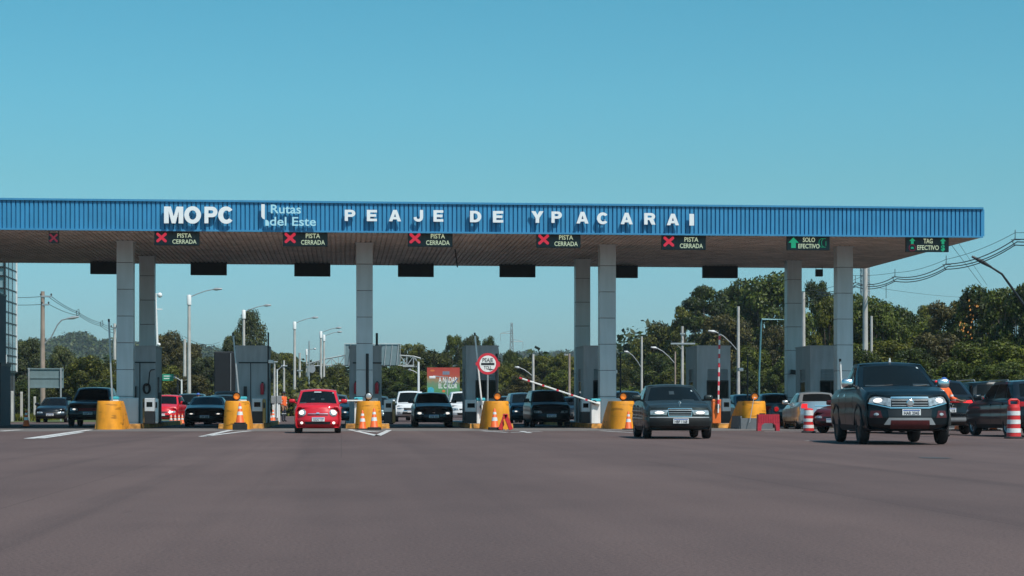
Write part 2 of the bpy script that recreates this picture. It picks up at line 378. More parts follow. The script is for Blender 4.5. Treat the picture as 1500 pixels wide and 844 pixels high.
# ================================================================== ground, road
def noise_ground(name, stops, scale, rough=0.9, fine=None, bump=0.0):
    m = bpy.data.materials.new(name); m.use_nodes = True
    nt = m.node_tree; N = nt.nodes; Lk = nt.links; b = N['Principled BSDF']; b.inputs['Roughness'].default_value = rough
    b.inputs['Specular IOR Level'].default_value = 0.25
    tc = N.new('ShaderNodeTexCoord'); nz = N.new('ShaderNodeTexNoise'); nz.inputs['Scale'].default_value = scale; nz.inputs['Detail'].default_value = 8
    Lk.new(tc.outputs['Object'], nz.inputs['Vector'])
    rp = N.new('ShaderNodeValToRGB'); e = rp.color_ramp.elements
    e[0].position = 0.3; e[0].color = (*stops[0], 1); e[1].position = 0.7; e[1].color = (*stops[-1], 1)
    for i, c in enumerate(stops[1:-1]): k = e.new(0.3 + 0.4*(i+1)/(len(stops)-1)); k.color = (*c, 1)
    Lk.new(nz.outputs['Fac'], rp.inputs['Fac']); Lk.new(rp.outputs['Color'], b.inputs['Base Color'])
    return m, tc, rp, b
mg, _, _, _ = noise_ground('grass_ground', [(0.05, 0.06, 0.02), (0.09, 0.10, 0.03), (0.14, 0.12, 0.055)], 0.35)
def sheet(name, x0, x1, y0, y1, z, m, nx=1, ny=1):
    b = MB()
    vs = [(x0+(x1-x0)*i/nx, y0+(y1-y0)*j/ny, z) for j in range(ny+1) for i in range(nx+1)]
    fs = [(j*(nx+1)+i, j*(nx+1)+i+1, (j+1)*(nx+1)+i+1, (j+1)*(nx+1)+i) for j in range(ny) for i in range(nx)]
    b.add(vs, fs); return tag(b.build(name, m), kind='structure')
sheet('ground', -4500, 4500, -60, 6000, -0.004, mg, 4, 4)

# asphalt: aggregate grain, wheel-polished bands along the lanes, patches, tar seams
ma = bpy.data.materials.new('asphalt'); ma.use_nodes = True
nt = ma.node_tree; N = nt.nodes; Lk = nt.links; b = N['Principled BSDF']
b.inputs['Roughness'].default_value = 0.82; b.inputs['Specular IOR Level'].default_value = 0.28
tc = N.new('ShaderNodeTexCoord')
def nz_(scale, detail, sc3=(1,1,1), rough=0.55):
    mp = N.new('ShaderNodeMapping'); mp.inputs['Scale'].default_value = sc3
    Lk.new(tc.outputs['Object'], mp.inputs['Vector'])
    n = N.new('ShaderNodeTexNoise'); n.inputs['Scale'].default_value = scale; n.inputs['Detail'].default_value = detail; n.inputs['Roughness'].default_value = rough
    Lk.new(mp.outputs['Vector'], n.inputs['Vector']); return n
def ramp_(src, p0, c0, p1, c1):
    r = N.new('ShaderNodeValToRGB'); e = r.color_ramp.elements
    e[0].position = p0; e[0].color = (*c0, 1); e[1].position = p1; e[1].color = (*c1, 1); Lk.new(src, r.inputs['Fac']); return r
def mul_(a, c, f=1.0):
    x = N.new('ShaderNodeMix'); x.data_type = 'RGBA'; x.blend_type = 'MULTIPLY'; x.inputs[0].default_value = f
    Lk.new(a, x.inputs[6]); Lk.new(c, x.inputs[7]); return x.outputs[2]
big = ramp_(nz_(0.12, 5).outputs['Fac'], 0.35, (0.115, 0.076, 0.069), 0.68, (0.140, 0.094, 0.085))
bands = ramp_(nz_(0.30, 3, (1.6, 0.035, 1)).outputs['Fac'], 0.35, (0.82, 0.82, 0.83), 0.65, (1.08, 1.08, 1.07))
grain = ramp_(nz_(42, 3, rough=0.7).outputs['Fac'], 0.32, (0.66, 0.66, 0.68), 0.70, (1.28, 1.27, 1.26))
blot = ramp_(nz_(0.9, 6, (1, 0.35, 1)).outputs['Fac'], 0.34, (0.86, 0.86, 0.87), 0.56, (1, 1, 1))
vor = N.new('ShaderNodeTexVoronoi'); vor.feature = 'DISTANCE_TO_EDGE'; vor.inputs['Scale'].default_value = 0.11
wn = nz_(0.6, 4); mpv = N.new('ShaderNodeMix'); mpv.data_type = 'VECTOR'; mpv.inputs[0].default_value = 0.55
Lk.new(tc.outputs['Object'], mpv.inputs[4]); Lk.new(wn.outputs['Color'], mpv.inputs[5]); Lk.new(mpv.outputs[1], vor.inputs['Vector'])
crack = ramp_(vor.outputs['Distance'], 0.0, (0.62, 0.62, 0.64), 0.006, (1, 1, 1))
c = mul_(big.outputs['Color'], bands.outputs['Color']); c = mul_(c, grain.outputs['Color']); c = mul_(c, blot.outputs['Color'], 0.7); 
fine = ramp_(nz_(160, 2, rough=0.6).outputs['Fac'], 0.35, (0.80, 0.80, 0.81), 0.66, (1.18, 1.18, 1.17)); c = mul_(c, fine.outputs['Color'])
oil = ramp_(nz_(2.6, 3, (1, 0.22, 1)).outputs['Fac'], 0.70, (1, 1, 1), 0.78, (0.80, 0.79, 0.80)); c = mul_(c, oil.outputs['Color'])
tyre = ramp_(nz_(0.55, 4, (2.2, 0.02, 1)).outputs['Fac'], 0.56, (1, 1, 1), 0.70, (0.82, 0.82, 0.83)); c = mul_(c, tyre.outputs['Color'])
bri = N.new('ShaderNodeTexBrick'); bri.offset = 0.37; bri.inputs['Scale'].default_value = 1.0; bri.inputs['Brick Width'].default_value = 7.3; bri.inputs['Row Height'].default_value = 31.0; bri.inputs['Mortar Size'].default_value = 0.012
bri.inputs['Color1'].default_value = (1, 1, 1, 1); bri.inputs['Color2'].default_value = (0.955, 0.95, 0.95, 1); bri.inputs['Mortar'].default_value = (0.80, 0.79, 0.79, 1); bri.inputs['Bias'].default_value = -0.2
Lk.new(tc.outputs['Object'], bri.inputs['Vector']); c = mul_(c, bri.outputs['Color'])
Lk.new(c, b.inputs['Base Color'])
bp = N.new('ShaderNodeBump'); bp.inputs['Strength'].default_value = 0.35; bp.inputs['Distance'].default_value = 0.01
Lk.new(grain.outputs['Color'], bp.inputs['Height']); Lk.new(bp.outputs['Normal'], b.inputs['Normal'])

rb = MB()
xl = lambda y: -70 if y < 84 else (-70 + (y-84)*6 if y < 92.5 else -19)
road = [(-70,-50),(70,-50),(70,60),(46,96),(36,150),(24,420),(-14,420),(-17,150),(-19,95),(-22,90),(-70,84)]
rb.add([(x, y, 0.0) for x, y in road], [tuple(range(len(road)))])
tag(rb.build('road', ma), kind='structure')
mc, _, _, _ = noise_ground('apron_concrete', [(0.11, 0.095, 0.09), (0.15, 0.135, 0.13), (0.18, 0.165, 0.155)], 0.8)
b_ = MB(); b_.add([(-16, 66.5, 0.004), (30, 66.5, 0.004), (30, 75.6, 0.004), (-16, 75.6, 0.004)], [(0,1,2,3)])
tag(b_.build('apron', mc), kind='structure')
ml, _, _, _ = noise_ground('shade_darkened_lane', [(0.028, 0.026, 0.026), (0.045, 0.041, 0.040), (0.062, 0.057, 0.055)], 0.7)  # canopy shade put into the colour: lanes below the canopy darkened
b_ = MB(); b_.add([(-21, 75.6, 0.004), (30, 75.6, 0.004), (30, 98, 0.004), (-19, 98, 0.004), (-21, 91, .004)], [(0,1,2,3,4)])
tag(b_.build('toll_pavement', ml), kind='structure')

mark = mat('worn_road_paint', (0.52, 0.51, 0.50), 0.75, 0, 0.35, 2.2, detail=8)
def strip(px, width, name='road_marking'):
    b = MB(); pts = [Vector((*gp(u, v), 0.008)) for u, v in px]
    for p, q in zip(pts, pts[1:]):
        d = (q - p).normalized(); n = Vector((-d.y, d.x, 0)) * width/2
        b.add([p - n, q - n, q + n, p + n], [(0,1,2,3)])
    return tag(b.build(name, mark), kind='structure')
strip([(42, 643), (92, 635.5), (132, 630)], 0.28); strip([(60, 642.5), (120, 633.5)], 0.2)
strip([(296, 640), (322, 634), (338, 630.5)], 0.22); strip([(300, 639.5), (352, 633), (368, 631.5)], 0.2)
strip([(512, 629.5), (534, 634.5), (553, 638.7)], 0.2); strip([(553, 638.7), (562, 634.5), (570, 630.5)], 0.2)
strip([(520, 631), (556, 633.3)], 0.3)
strip([(706, 631.5), (745, 634), (792, 632.5)], 0.22); strip([(764, 632), (776, 634.5)], 0.2)
strip([(880, 631.5), (925, 634)], 0.2)
strip([(1120, 633), (1196, 633)], 0.25); strip([(1180, 646), (1260, 648)], 0.14); strip([(1196, 632.5), (1212, 632.5)], 0.3)
strip([(0, 632), (30, 630)], 0.3)

# ================================================================== toll islands and noses
NOSE_Y = 72.0
noses = [(160, 'far'), (347, ''), (540, ''), (728, ''), (912, ''), (1104, ''), (1290, '')]
ISL = [at(u, NOSE_Y + 0.6) for u, _ in noses]
ISL_N = ['first', 'second', 'third', 'fourth', 'fifth', 'sixth', 'seventh']
for i, x in enumerate(ISL):
    b = MB()
    y0, y1, hw, h = 75.2, 95.0, .86, 0.19
    pl = [(x-hw, y0), (x+hw, y0), (x+hw, y1), (x-hw, y1)]
    b.mi(0)
    vs = [(p[0], p[1], 0.0) for p in pl] + [(x-hw+.02, y0+.02, h), (x+hw-.02, y0+.02, h), (x+hw-.02, y1-.02, h), (x-hw+.02, y1-.02, h)]
    b.add(vs, [(0,1,5,4), (1,2,6,5), (2,3,7,6), (3,0,4,7)]); b.mi(1); b.add(vs, [(4,5,6,7)])
    tag(b.build('kerb_island', [M['kerb_yellow'], M['concrete']]), kind='structure')

def nose_mesh(flip=False):
    b = MB(); n = 14
    def ring(z, r, L):
        pts = [(r*cos(pi + pi*k/n), r*sin(pi + pi*k/n) + 0.6) for k in range(n+1)]
        pts += [(r, 0.6 + L*0.5), (r*0.98, 0.6 + L), (-r*0.98, 0.6 + L), (-r, 0.6 + L*0.5)]
        return [(p[0], p[1], z) for p in pts]
    rings = [ring(0.0, .51, 2.5), ring(.25, .497, 2.2), ring(.6, .475, 1.7), ring(1.02, .445, 1.0), ring(1.07, .425, .94)]
    m = len(rings[0]); vs = sum(rings, []); fs = []
    for i in range(len(rings)-1):
        for k in range(m): fs.append((i*m+k, i*m+(k+1)%m, (i+1)*m+(k+1)%m, (i+1)*m+k))
    fs.append(tuple(range((len(rings)-1)*m, len(rings)*m)))
    return b.add(vs, fs)
def warning_lamp(parent, front=True):
    b = MB(); b.box(-.03, .03, .5, .56, 1.06, 1.12)
    b.lathe([(.125, .40), (.15, .43), (.15, .56), (.10, .62)], 20, Matrix.Translation((0,0,1.245)), axis='y')
    if front:
        b.prism([(.155*cos(t), .155*sin(t)) for t in [pi*k/8 for k in range(9)]] + [(.14*cos(t), .14*sin(t)) for t in [pi - pi*k/8 for k in range(9)]], .30, .44, Matrix.Translation((0,0,1.245)))
    o = b.build('warning_lamp', M['black'], parent, 40)
    l = MB(); l.lathe([(.03, .375), (.085, .385), (.115, .40), (.12, .42)], 20, Matrix.Translation((0,0,1.245)), axis='y')
    l.build('lamp_lens', M['amber_on'] if front else M['steel'], o, 60)
nose_txt = ['yellow crash cushion nose of the toll island below the first column pair, no lamp',
            'yellow crash cushion nose with amber lamp and one tall traffic cone against it',
            'yellow crash cushion nose with two slim traffic cones and a grey-faced lamp',
            'yellow crash cushion nose in front of the round PEAJE TOLL sign',
            'yellow crash cushion nose half hidden by the dark saloon, amber lamp above',
            'yellow crash cushion nose with painted grey shadow behind the red plastic barrier',
            'yellow crash cushion nose hidden behind the black pickup']
for i, (u, _) in enumerate(noses):
    t = thing('crash_cushion', nose_txt[i], 'crash cushion', (ISL[i], NOSE_Y, 0), 0, 'yellow noses of the toll islands')
    nose_mesh().build('nose', M['yellow'], t, 40)
    if i in (1, 3, 4, 5): warning_lamp(t)
    if i == 2: warning_lamp(t, False)
    if i == 5:
        b = MB(); b.box(-.64, .60, -.06, .3, 0, .42); b.prism([(-.70, 0), (-.62, 0), (-.58, .5), (-.64, .5)], 0.0, 1.6)  # dark grey pieces stand in for shadow on the lower nose
        b.build('shadow_block', mat('grey_shadow_block', (.13, .14, .15), .8), t)
        b = MB(); b.tube([(-.33, -.2, .25), (-.14, -.08, 1.2), (-.02, -.05, 1.21)], .014, 6); b.build('bent_rod', M['steel'], t)

# ================================================================== toll canopy
FY, RY = 72.5, 89.2
ZB, ZT, ZS = 7.45, 8.60, 7.455
XR = at(1440, FY); XL = -24.0
can = thing('toll_canopy', 'long blue toll canopy with ribbed fascia spanning every lane on grey columns', 'toll canopy', (0, FY, 0))
def ribbed_x(x0, x1, y, z0, z1, pitch=0.166, dep=0.06, flat=0.112, sl=0.012):
    b = MB(); prof = []; x = x0
    while x < x1:
        prof += [(x, y), (x+flat, y), (x+flat+sl, y+dep), (x+pitch-sl, y+dep)]; x += pitch
    n = len(prof); vs = [(p[0], p[1], z0) for p in prof] + [(p[0], p[1], z1) for p in prof]
    return b.add(vs, [(i, i+1, n+i+1, n+i) for i in range(n-1)])
b = ribbed_x(XL, XR-.04, 0, ZB+.05, ZT-.06)
b.box(XL, XR-.02, .07, .14, ZB+.06, ZT-.04); b.box(XR-.12, XR-.02, .141, RY-FY-.1, ZB+.06, ZT-.04)
b.box(XL, XR-.121, RY-FY-.14, RY-FY-.04, ZB+.06, ZT-.04)
b.build('fascia', M['fascia'], can)
b = MB(); b.box(XL-.02, XR, -.06, .16, ZT-.06, ZT+.015); b.box(XL-.02, XR, -.03, .06, ZB-.015, ZB+.05)
b.box(XR-.13, XR, .161, RY-FY, ZT-.06, ZT+.015)
b.build('fascia_trim', M['fascia_trim'], can)
# soffit: ribs run along the lanes
b = MB(); prof = []; x = XL
while x < XR-.22:
    prof += [(x, ZS), (x+.13, ZS), (x+.145, ZS+.045), (x+.185, ZS+.045)]; x += .2
prof += [(x, ZS), (XR, ZS)]
n = len(prof); ya, yb = .062, RY-FY-.02
vs = [(p[0], ya, p[1]) for p in prof] + [(p[0], yb, p[1]) for p in prof]
b.add(vs, [(i, n+i, n+i+1, i+1) for i in range(n-1)]); b.box(XL, XR, yb-.001, yb+.03, ZS-.004, ZT-.06); b.build('soffit', M['soffit'], can)
b = MB(); b.box(XL, XR-.13, .15, RY-FY-.15, ZT-.3, ZT-.2); b.build('roof', M['roof'], can)
# columns of stacked panels
def column(x, y, w=.66, dp=.58):
    b = MB(); b.mi(1).box(x-w/2+.015, x+w/2-.015, y+.015, y+dp-.015, 0.15, ZS+.02)
    zs = [0.19] + [1.27 + 1.062*k for k in range(6)] + [ZS+.005]
    b.mi(0)
    for z0, z1 in zip(zs, zs[1:]): b.rbox(x-w/2, x+w/2, y, y+dp, z0+.009, z1-.009, .008)
    b.mi(0).box(x-w/2-.04, x+w/2+.04, y-.04, y+dp+.04, ZS-.05, ZS-.01)
    b.build('column', [M['panel'], M['joint']], can)
CF = [at(u, 76.9) for u in (183, 534, 890.5, 1238)]
CR = [at(u, 84.5) for u in (215, 533, 854, 1164)]
for x in CF: column(x, 76.9-FY)
for x in CR: column(x, 84.5-FY)

# letters on the fascia
def fx(u): return at(u, FY)
def fz(v, x): return zat(v, depth(x, FY))
STAND = -0.20
def letter_group(name, label, items, m, bold, mount=True):
    x0 = fx(items[0][1])
    t = thing(name, label, 'sign lettering', (x0, FY, ZB))
    for s_, u0, u1, v0, v1 in items:
        xa, xb = fx(u0), fx(u1); x = (xa+xb)/2
        za, zb = fz(v1, x), fz(v0, x)
        b = MB(); heavy(b, s_, xa-x0, xb-x0, za-ZB, zb-ZB, STAND, .07)
        for px_ in ((xa*0.7+xb*.3), (xa*.3+xb*.7)): b.tube([(px_-x0, STAND+.06, (za*.6+zb*.4)-ZB), (px_-x0, .06, (za*.6+zb*.4)-ZB)], .012, 5)
        b.build('letter_' + s_.lower(), m, t)
    return t
letter_group('ministry_lettering', 'bold white MOPC letters standing off the blue fascia', [('M',241,269,303.5,328),('O',270.5,295,303,328.5),('P',300,319,303.7,328),('C',320,343.5,303.3,328.6)], M['letter_white'], .045)
pj = [('P',505,520.5,308.2,324.5),('E',537.3,552,308.4,324.8),('A',569.5,587.3,308.4,325),('J',605.5,619.5,308.4,325.4),('E',634.6,649,308.8,325.6),
      ('D',688,704.5,309.8,326.4),('E',721.5,736.5,310,326.8),('Y',777.5,795.5,310.2,327.2),('P',807,822.3,310.7,327.3),('A',843.5,861.2,311.2,328.2),
      ('C',873.5,890.5,312,329.3),('A',908,925.8,312.6,329.3),('R',942.5,959,313,329.8),('A',975.5,993.3,314,330.7),('I',1008.6,1015.3,314.2,331.2)]
letter_group('toll_name_lettering', 'spaced white PEAJE DE YPACARAI letters along the blue fascia', pj, M['letter_white'], .05)
x0 = fx(384); t = thing('road_operator_sign', 'pale blue Rutas del Este lettering with white bar emblem on the fascia', 'sign lettering', (x0, FY, ZB))
def one(s_, u0, u1, v0, v1, name):
    xa, xb = fx(u0), fx(u1); x = (xa+xb)/2; za, zb = fz(v1, x), fz(v0, x)
    b = MB(); b.text(s_, x-x0, STAND, (za+zb)/2-ZB, zb-za, .05, xb-xa, .012)
    for q in (.2, .5, .8): b.tube([(xa+(xb-xa)*q-x0, STAND+.04, za+.1-ZB), (xa+(xb-xa)*q-x0, .06, za+.1-ZB)], .01, 5)
    b.build(name, M['letter_teal'], t)
one('Rutas', 397, 441, 301, 313.3, 'upper_line'); one('del Este', 395.5, 463, 319, 331.3, 'lower_line')
k = depth(x0, FY)/F; zc_ = lambda v: zat(v, depth(x0, FY)) - ZB
b = MB(); poly = [(-.9*k, zc_(318)), (1.2*k, zc_(321)), (4*k, zc_(322.2)), (4*k, zc_(300)), (-.9*k, zc_(300))]
b.prism(poly, STAND, STAND+.07); b.tube([(.03, STAND+.06, zc_(310)), (.03, .06, zc_(310))], .012, 5); b.build('white_bar', M['letter_white'], t)
b = MB(); poly = [(5*k, zc_(331.5)), (10.3*k, zc_(331.5)), (10.3*k, zc_(328)), (9.6*k, zc_(325)), (8.2*k, zc_(323.4)), (6.4*k, zc_(322.8)), (5*k, zc_(323))]
b.prism(poly, STAND, STAND+.07); b.tube([(.19, STAND+.06, zc_(329)), (.19, .06, zc_(329))], .012, 5); b.build('pale_petal', M['letter_teal'], t)

# lane LED signs under the fascia
def lane_sign(u0, u1, v0, v1, kind, label):
    Y = FY + .30
    xa, xb = at(u0, Y), at(u1, Y); x = (xa+xb)/2; d = depth(x, Y)
    za, zb = zat(v1, d), zat(v0, d); w_, h = xb-xa, zb-za
    t = thing('lane_sign', label, 'lane sign', (x, Y, za), 0, 'LED lane signs under the canopy edge')
    b = MB(); b.rbox(-w_/2, w_/2, 0, .16, 0, h, .012)
    for sx in (-.4, .4): b.box(sx*w_-.02, sx*w_+.02, .07, .11, h-.01, ZS-za+.02)
    b.build('panel', M['led_panel'], t)
    def glyph(poly, name, m): g = MB(); g.prism(poly, -.012, 0.002); return g.build(name, m, t)
    def arrow(cx, cz, s_): return [(cx-.22*s_, cz-.5*s_), (cx+.22*s_, cz-.5*s_), (cx+.22*s_, cz), (cx+.5*s_, cz), (cx, cz+.5*s_), (cx-.5*s_, cz), (cx-.22*s_, cz)]
    def txt(a, bt, cx, wa, wb):
        g = MB(); g.text(a, cx, -.012, h*.70, h*.29, .014, wa, .012); g.text(bt, cx, -.012, h*.27, h*.29, .014, wb, .012); g.build('lettering', M['led_cream'], t)
    if kind == 'closed':
        cx, cz, r = -w_/2+.27, h*.55, h*.36; a = r*.27
        pts = []
        g = MB()
        for s_ in (1, -1):
            T = Matrix.Translation((cx, 0, cz)) @ Matrix.Rotation(s_*radians(42), 4, 'Y')
            n = 8; L = r*1.02
            poly = [(L + a*cos(q), a*sin(q)) for q in [-pi/2 + pi*k/n for k in range(n+1)]] + [(-L + a*cos(q), a*sin(q)) for q in [pi/2 + pi*k/n for k in range(n+1)]]
            g.prism(poly, -.012 - (.003 if s_ > 0 else 0), .002, T)
        g.build('red_cross', M['led_red'], t)
        txt('PISTA', 'CERRADA', w_*.17, .54, .90)
    elif kind == 'cash':
        glyph(arrow(-w_/2+.25, h*.5, h*.72), 'green_arrow', M['led_green']); txt('SOLO', 'EFECTIVO', w_*.01, .48, .84)
        g = MB()
        for q0 in (-.1, .0): g.tube([(w_/2-.2+q0+.13*cos(q), -.004, h*.5+.17*sin(q)) for q in [pi*.4 + 1.2*pi*k/10 for k in range(11)]], .008, 5)
        g.box(w_/2-.16, w_/2-.145, -.01, .002, h*.3, h*.62); g.build('banknote_icon', M['led_green'], t)
    elif kind == 'tag':
        for cx in (-w_/2+.24, w_/2-.24): glyph(arrow(cx, h*.70, h*.40), 'green_arrow', M['led_green'])
        txt('TAG', 'EFECTIVO', w_*.01, .36, .86)
        g = MB(); cx = -w_/2+.24
        g.tube([(cx+.13*cos(q), -.006, h*.26+.13*sin(q)) for q in [2*pi*k/16 for k in range(17)]], .012, 5, cap=False); g.build('red_ring', M['led_dim'], t)
        g = MB(); g.box(cx-.06, cx+.06, -.01, .002, h*.2, h*.26); g.box(cx-.04, cx+.04, -.01, .002, h*.265, h*.31); g.build('car_icon', M['led_green'], t)
        g = MB(); g.text('$', w_/2-.24, -.012, h*.26, h*.34, .014, None, .03); g.build('dollar_icon', M['led_green'], t)
lane_sign(226, 292, 339, 359.5, 'closed', 'PISTA CERRADA sign with red cross under the MOPC letters')
lane_sign(414.5, 480, 339, 361, 'closed', 'PISTA CERRADA sign with red cross under the Rutas del Este lettering')
lane_sign(597.5, 663, 339.5, 361.5, 'closed', 'PISTA CERRADA sign with red cross under the J and E of PEAJE')
lane_sign(786, 850.5, 341.5, 363, 'closed', 'PISTA CERRADA sign with red cross under the Y and P of YPACARAI')
lane_sign(969.5, 1034, 344.5, 366, 'closed', 'PISTA CERRADA sign with red cross under the last letters of YPACARAI')
lane_sign(1153, 1215.5, 345, 366.5, 'cash', 'SOLO EFECTIVO sign with one green arrow next to the last column')
lane_sign(1327.5, 1390, 346.5, 369, 'tag', 'TAG EFECTIVO sign with two green arrows near the canopy corner')
# small lane light with dim cross
Y = FY + .35; x = at(78.5, Y); d = depth(x, Y); za = zat(356, d)
t = thing('lane_light', 'small square lane light with dim red cross hung from two rods', 'lane light', (x, Y, za))
b = MB(); b.rbox(-.19, .19, 0, .14, 0, .38, .015); b.tube([(-.17, .07, .37), (-.17, .07, ZS-za+.02)], .012, 6); b.tube([(.17, .07, .37), (.17, .07, ZS-za+.02)], .012, 6)
b.build('housing', M['led_panel'], t)
g = MB()
for s_ in (1, -1): g.box(-.2, .2, -.012-(.003 if s_ > 0 else 0), .002, -.035, .035, Matrix.Translation((0,0,.19)) @ Matrix.Rotation(s_*radians(45), 4, 'Y'))
g.build('red_cross', M['led_dim'], t)
# dark displays at the rear edge
for i, (u0, u1, v1) in enumerate([(132, 184, 401.5), (279, 332, 403), (431, 484, 404.8), (583, 635.5, 405.5), (732, 784.5, 406), (882, 934.5, 407), (1029.5, 1081, 407.3)]):
    Y = RY - .9; xa, xb = at(u0, Y), at(u1, Y); x = (xa+xb)/2; z0 = zat(v1, depth(x, Y))
    lb = ['black lane display by the first column, lowest row under the canopy rear edge', 'black lane display under the canopy rear edge above the first street lamp arm', 'black lane display under the canopy rear edge above the row of street lamps',
          'black lane display under the canopy rear edge beyond the third island column', 'black lane display under the canopy rear edge above the lattice pylon', 'black lane display partly behind the third front column', 'black lane display under the canopy rear edge above the tall round trees'][i]
    t = thing('lane_display', lb, 'lane display', (x, Y, z0), 0, 'black displays at the rear of the canopy')
    b = MB(); b.rbox(-(xb-xa)/2, (xb-xa)/2, 0, .22, 0, .62, .015); b.build('housing', M['dark'], t)
    b = MB(); b.box(-(xb-xa)/2-.03, (xb-xa)/2+.03, -.05, .25, .62, .65)
    for sx in (-.6, .6): b.box(sx-.03, sx+.03, .08, .14, .65, ZS-z0+.03)
    b.build('mounting_rail', M['steel'], t)
Y = RY-.8; x = at(1200.5, Y); z0 = zat(405, depth(x, Y))
t = thing('lane_light', 'small black lane light hung on two rods between the last columns', 'lane light', (x, Y, z0))
b = MB(); b.rbox(-.17, .17, 0, .18, 0, .34, .02)
for sx in (-.15, .15): b.tube([(sx, .09, .33), (sx, .09, ZS-z0+.02)], .012, 6)
b.build('housing', M['dark'], t)
x = at(668, 80.0); t = thing('hanging_conduit', 'thin dark rod hanging from the ribbed soffit beside a lane sign', 'rod', (x, 80.0, ZS))
b = MB(); b.tube([(-.05, 0, .04), (-.02, 0, -.1), (.06, 0, -.75)], .025, 6); b.build('rod', M['dark'], t)

mp_ = mat('tar_patch', (0.055, 0.050, 0.050), 0.75, 0, 0.2, 4)
for (u_, v_, w_, l_) in [(1369, 671, .30, .55)]:
    x_, y_ = gp(u_, v_); rd_ = random.Random(u_); b = MB(); n_ = 11
    b.add([(x_ + w_*cos(2*pi*k/n_)*rd_.uniform(.7, 1), y_ + l_*sin(2*pi*k/n_)*rd_.uniform(.7, 1), .004) for k in range(n_)], [tuple(range(n_))])
    tag(b.build('road_patch', mp_), kind='structure')
# ================================================================== booths and island equipment
BY = 79.0
def booth(u0, u1, kind, label, top=508):
    xa, xb = at(u0, BY), at(u1, BY); x = (xa+xb)/2; w_ = xb-xa; h = zat(top, depth(x, BY))
    t = thing('toll_booth', label, 'toll booth', (x, BY, 0.19), 0, 'grey toll booths on the islands')
    h -= .19; D = 2.6; hw = w_/2; th = .09
    b = MB()
    def wall_front(z0, z1, xa_, xb_): b.box(xa_, xb_, 0, th, z0, z1)
    if kind == 'window':
        wx0, wx1 = -hw*.38, hw*.84; wz0, wz1, lz1 = 1.06, 1.72, 2.24
        b.box(-hw, wx0, 0, th, 0, h); b.box(wx1, hw, 0, th, 0, h); b.box(wx0, wx1, 0, th, 0, wz0); b.box(wx0, wx1, 0, th, lz1, h)
        b.box(wx0, wx1, 0, th, wz1, wz1+.05)
        # side with door opening
        b.box(-hw, -hw+th, th, .95, 0, h); b.box(-hw, -hw+th, 1.85, D-th, 0, h); b.box(-hw, -hw+th, .95, 1.85, 2.25, h); b.box(-hw, -hw+th, .95, 1.85, 1.72, 1.77)
        b.box(hw-th, hw, th, D-th, 0, h)
    else:
        b.box(-hw, hw, 0, th, 0, h); b.box(-hw, -hw+th, th, D-th, 0, h)
        b.box(hw-th, hw, th, .8, 0, h); b.box(hw-th, hw, 1.8, D-th, 0, h); b.box(hw-th, hw, .8, 1.8, 0, .95); b.box(hw-th, hw, .8, 1.8, 1.9, h)
    b.box(-hw, hw, D-th, D, 0, h)
    b.build('wall', M['booth'], t)
    b = MB(); b.box(-hw-.03, hw+.03, -.03, D+.03, h, h+.05); b.build('roof', M['booth'], t)
    b = MB(); b.box(-hw+th, hw-th, th+.02, D-th-.01, .02, .06); b.box(-hw+th+.01, hw-th-.01, D-th-.2, D-th-.02, .06, 1.0)
    if kind == 'window': b.box(wx0, wx1, th, .5, wz0-.08, wz0-.03)
    b.build('interior', M['dark'], t)
    if kind == 'window':
        b = MB(); b.box(wx0, wx1, .03, .05, wz0, wz1)
        o = b.build('window', M['glass'], t)
        f = MB(); f.box(wx0-.03, wx1+.03, -.025, .0, wz1+.0, wz1+.05); f.box(wx0-.03, wx1+.03, -.04, .0, wz0-.05, wz0); f.box(wx0-.03, wx0, -.02, .0, wz0, wz1); f.box(wx1, wx1+.03, -.02, .0, wz0, wz1)
        f.box((wx0+wx1)/2-.012, (wx0+wx1)/2+.012, -.0, .03, wz0, wz1); f.build('frame', M['dark'], o)
        b = MB()
        for k in range(7):
            z = wz1+.075+k*.066; b.add([(wx0, .005, z), (wx1, .005, z), (wx1, .075, z+.055), (wx0, .075, z+.055)], [(0,1,2,3), (3,2,1,0)])
            b.box(wx0, wx1, .0, .012, z-.006, z+.006)
        b.box(wx0, wx1, .082, .088, wz1+.06, lz1); b.build('louvre', M['booth'], t)
        b = MB(); b.box(-hw+.03, -hw+.05, .95, 1.85, 0, 1.0); b.box(-hw+.03, -hw+.05, .95, 1.85, 1.0, 1.72); b.build('door', M['glass'], t)
        b = MB()
        for k in range(7):
            z = 1.80+k*.063; b.box(-hw, -hw+.05, .95, 1.85, z, z+.02)
        b.box(-hw+.06, -hw+.07, .95, 1.85, 1.77, 2.25); b.build('side_louvre', M['booth'], t)
    else:
        b = MB(); b.box(hw-.05, hw-.03, .8, 1.8, .95, 1.9); b.build('window', M['glass'], t)
        b = MB(); b.box(-hw*.1, -hw*.1+.03, -.025, -.001, 0, 2.45); b.box(-hw*.8, hw, -.04, -.001, 2.45, 2.5); b.build('conduit', M['dark'], t)
        b = MB(); b.box(-hw*.5, -hw*.3, -.12, -.001, 1.05, 1.5); b.build('junction_box', M['dark'], t)
    return t
booth(185, 228, 'plain', 'grey toll booth beside the first pair of columns, dark hose on its wall')
booth(345, 393, 'plain', 'plain grey toll booth with dark conduits and a thin black camera pole')
booth(512, 559, 'plain', 'grey toll booth split by the second front column')
booth(683, 730, 'window', 'grey toll booth behind the round PEAJE TOLL sign')
booth(855, 903, 'window', 'grey toll booth half behind the third front column')
booth(1021, 1070, 'window', 'grey toll booth behind the raised striped barrier arm')
booth(1187, 1236, 'window', 'grey toll booth beside the last rear column, above the silver saloon')

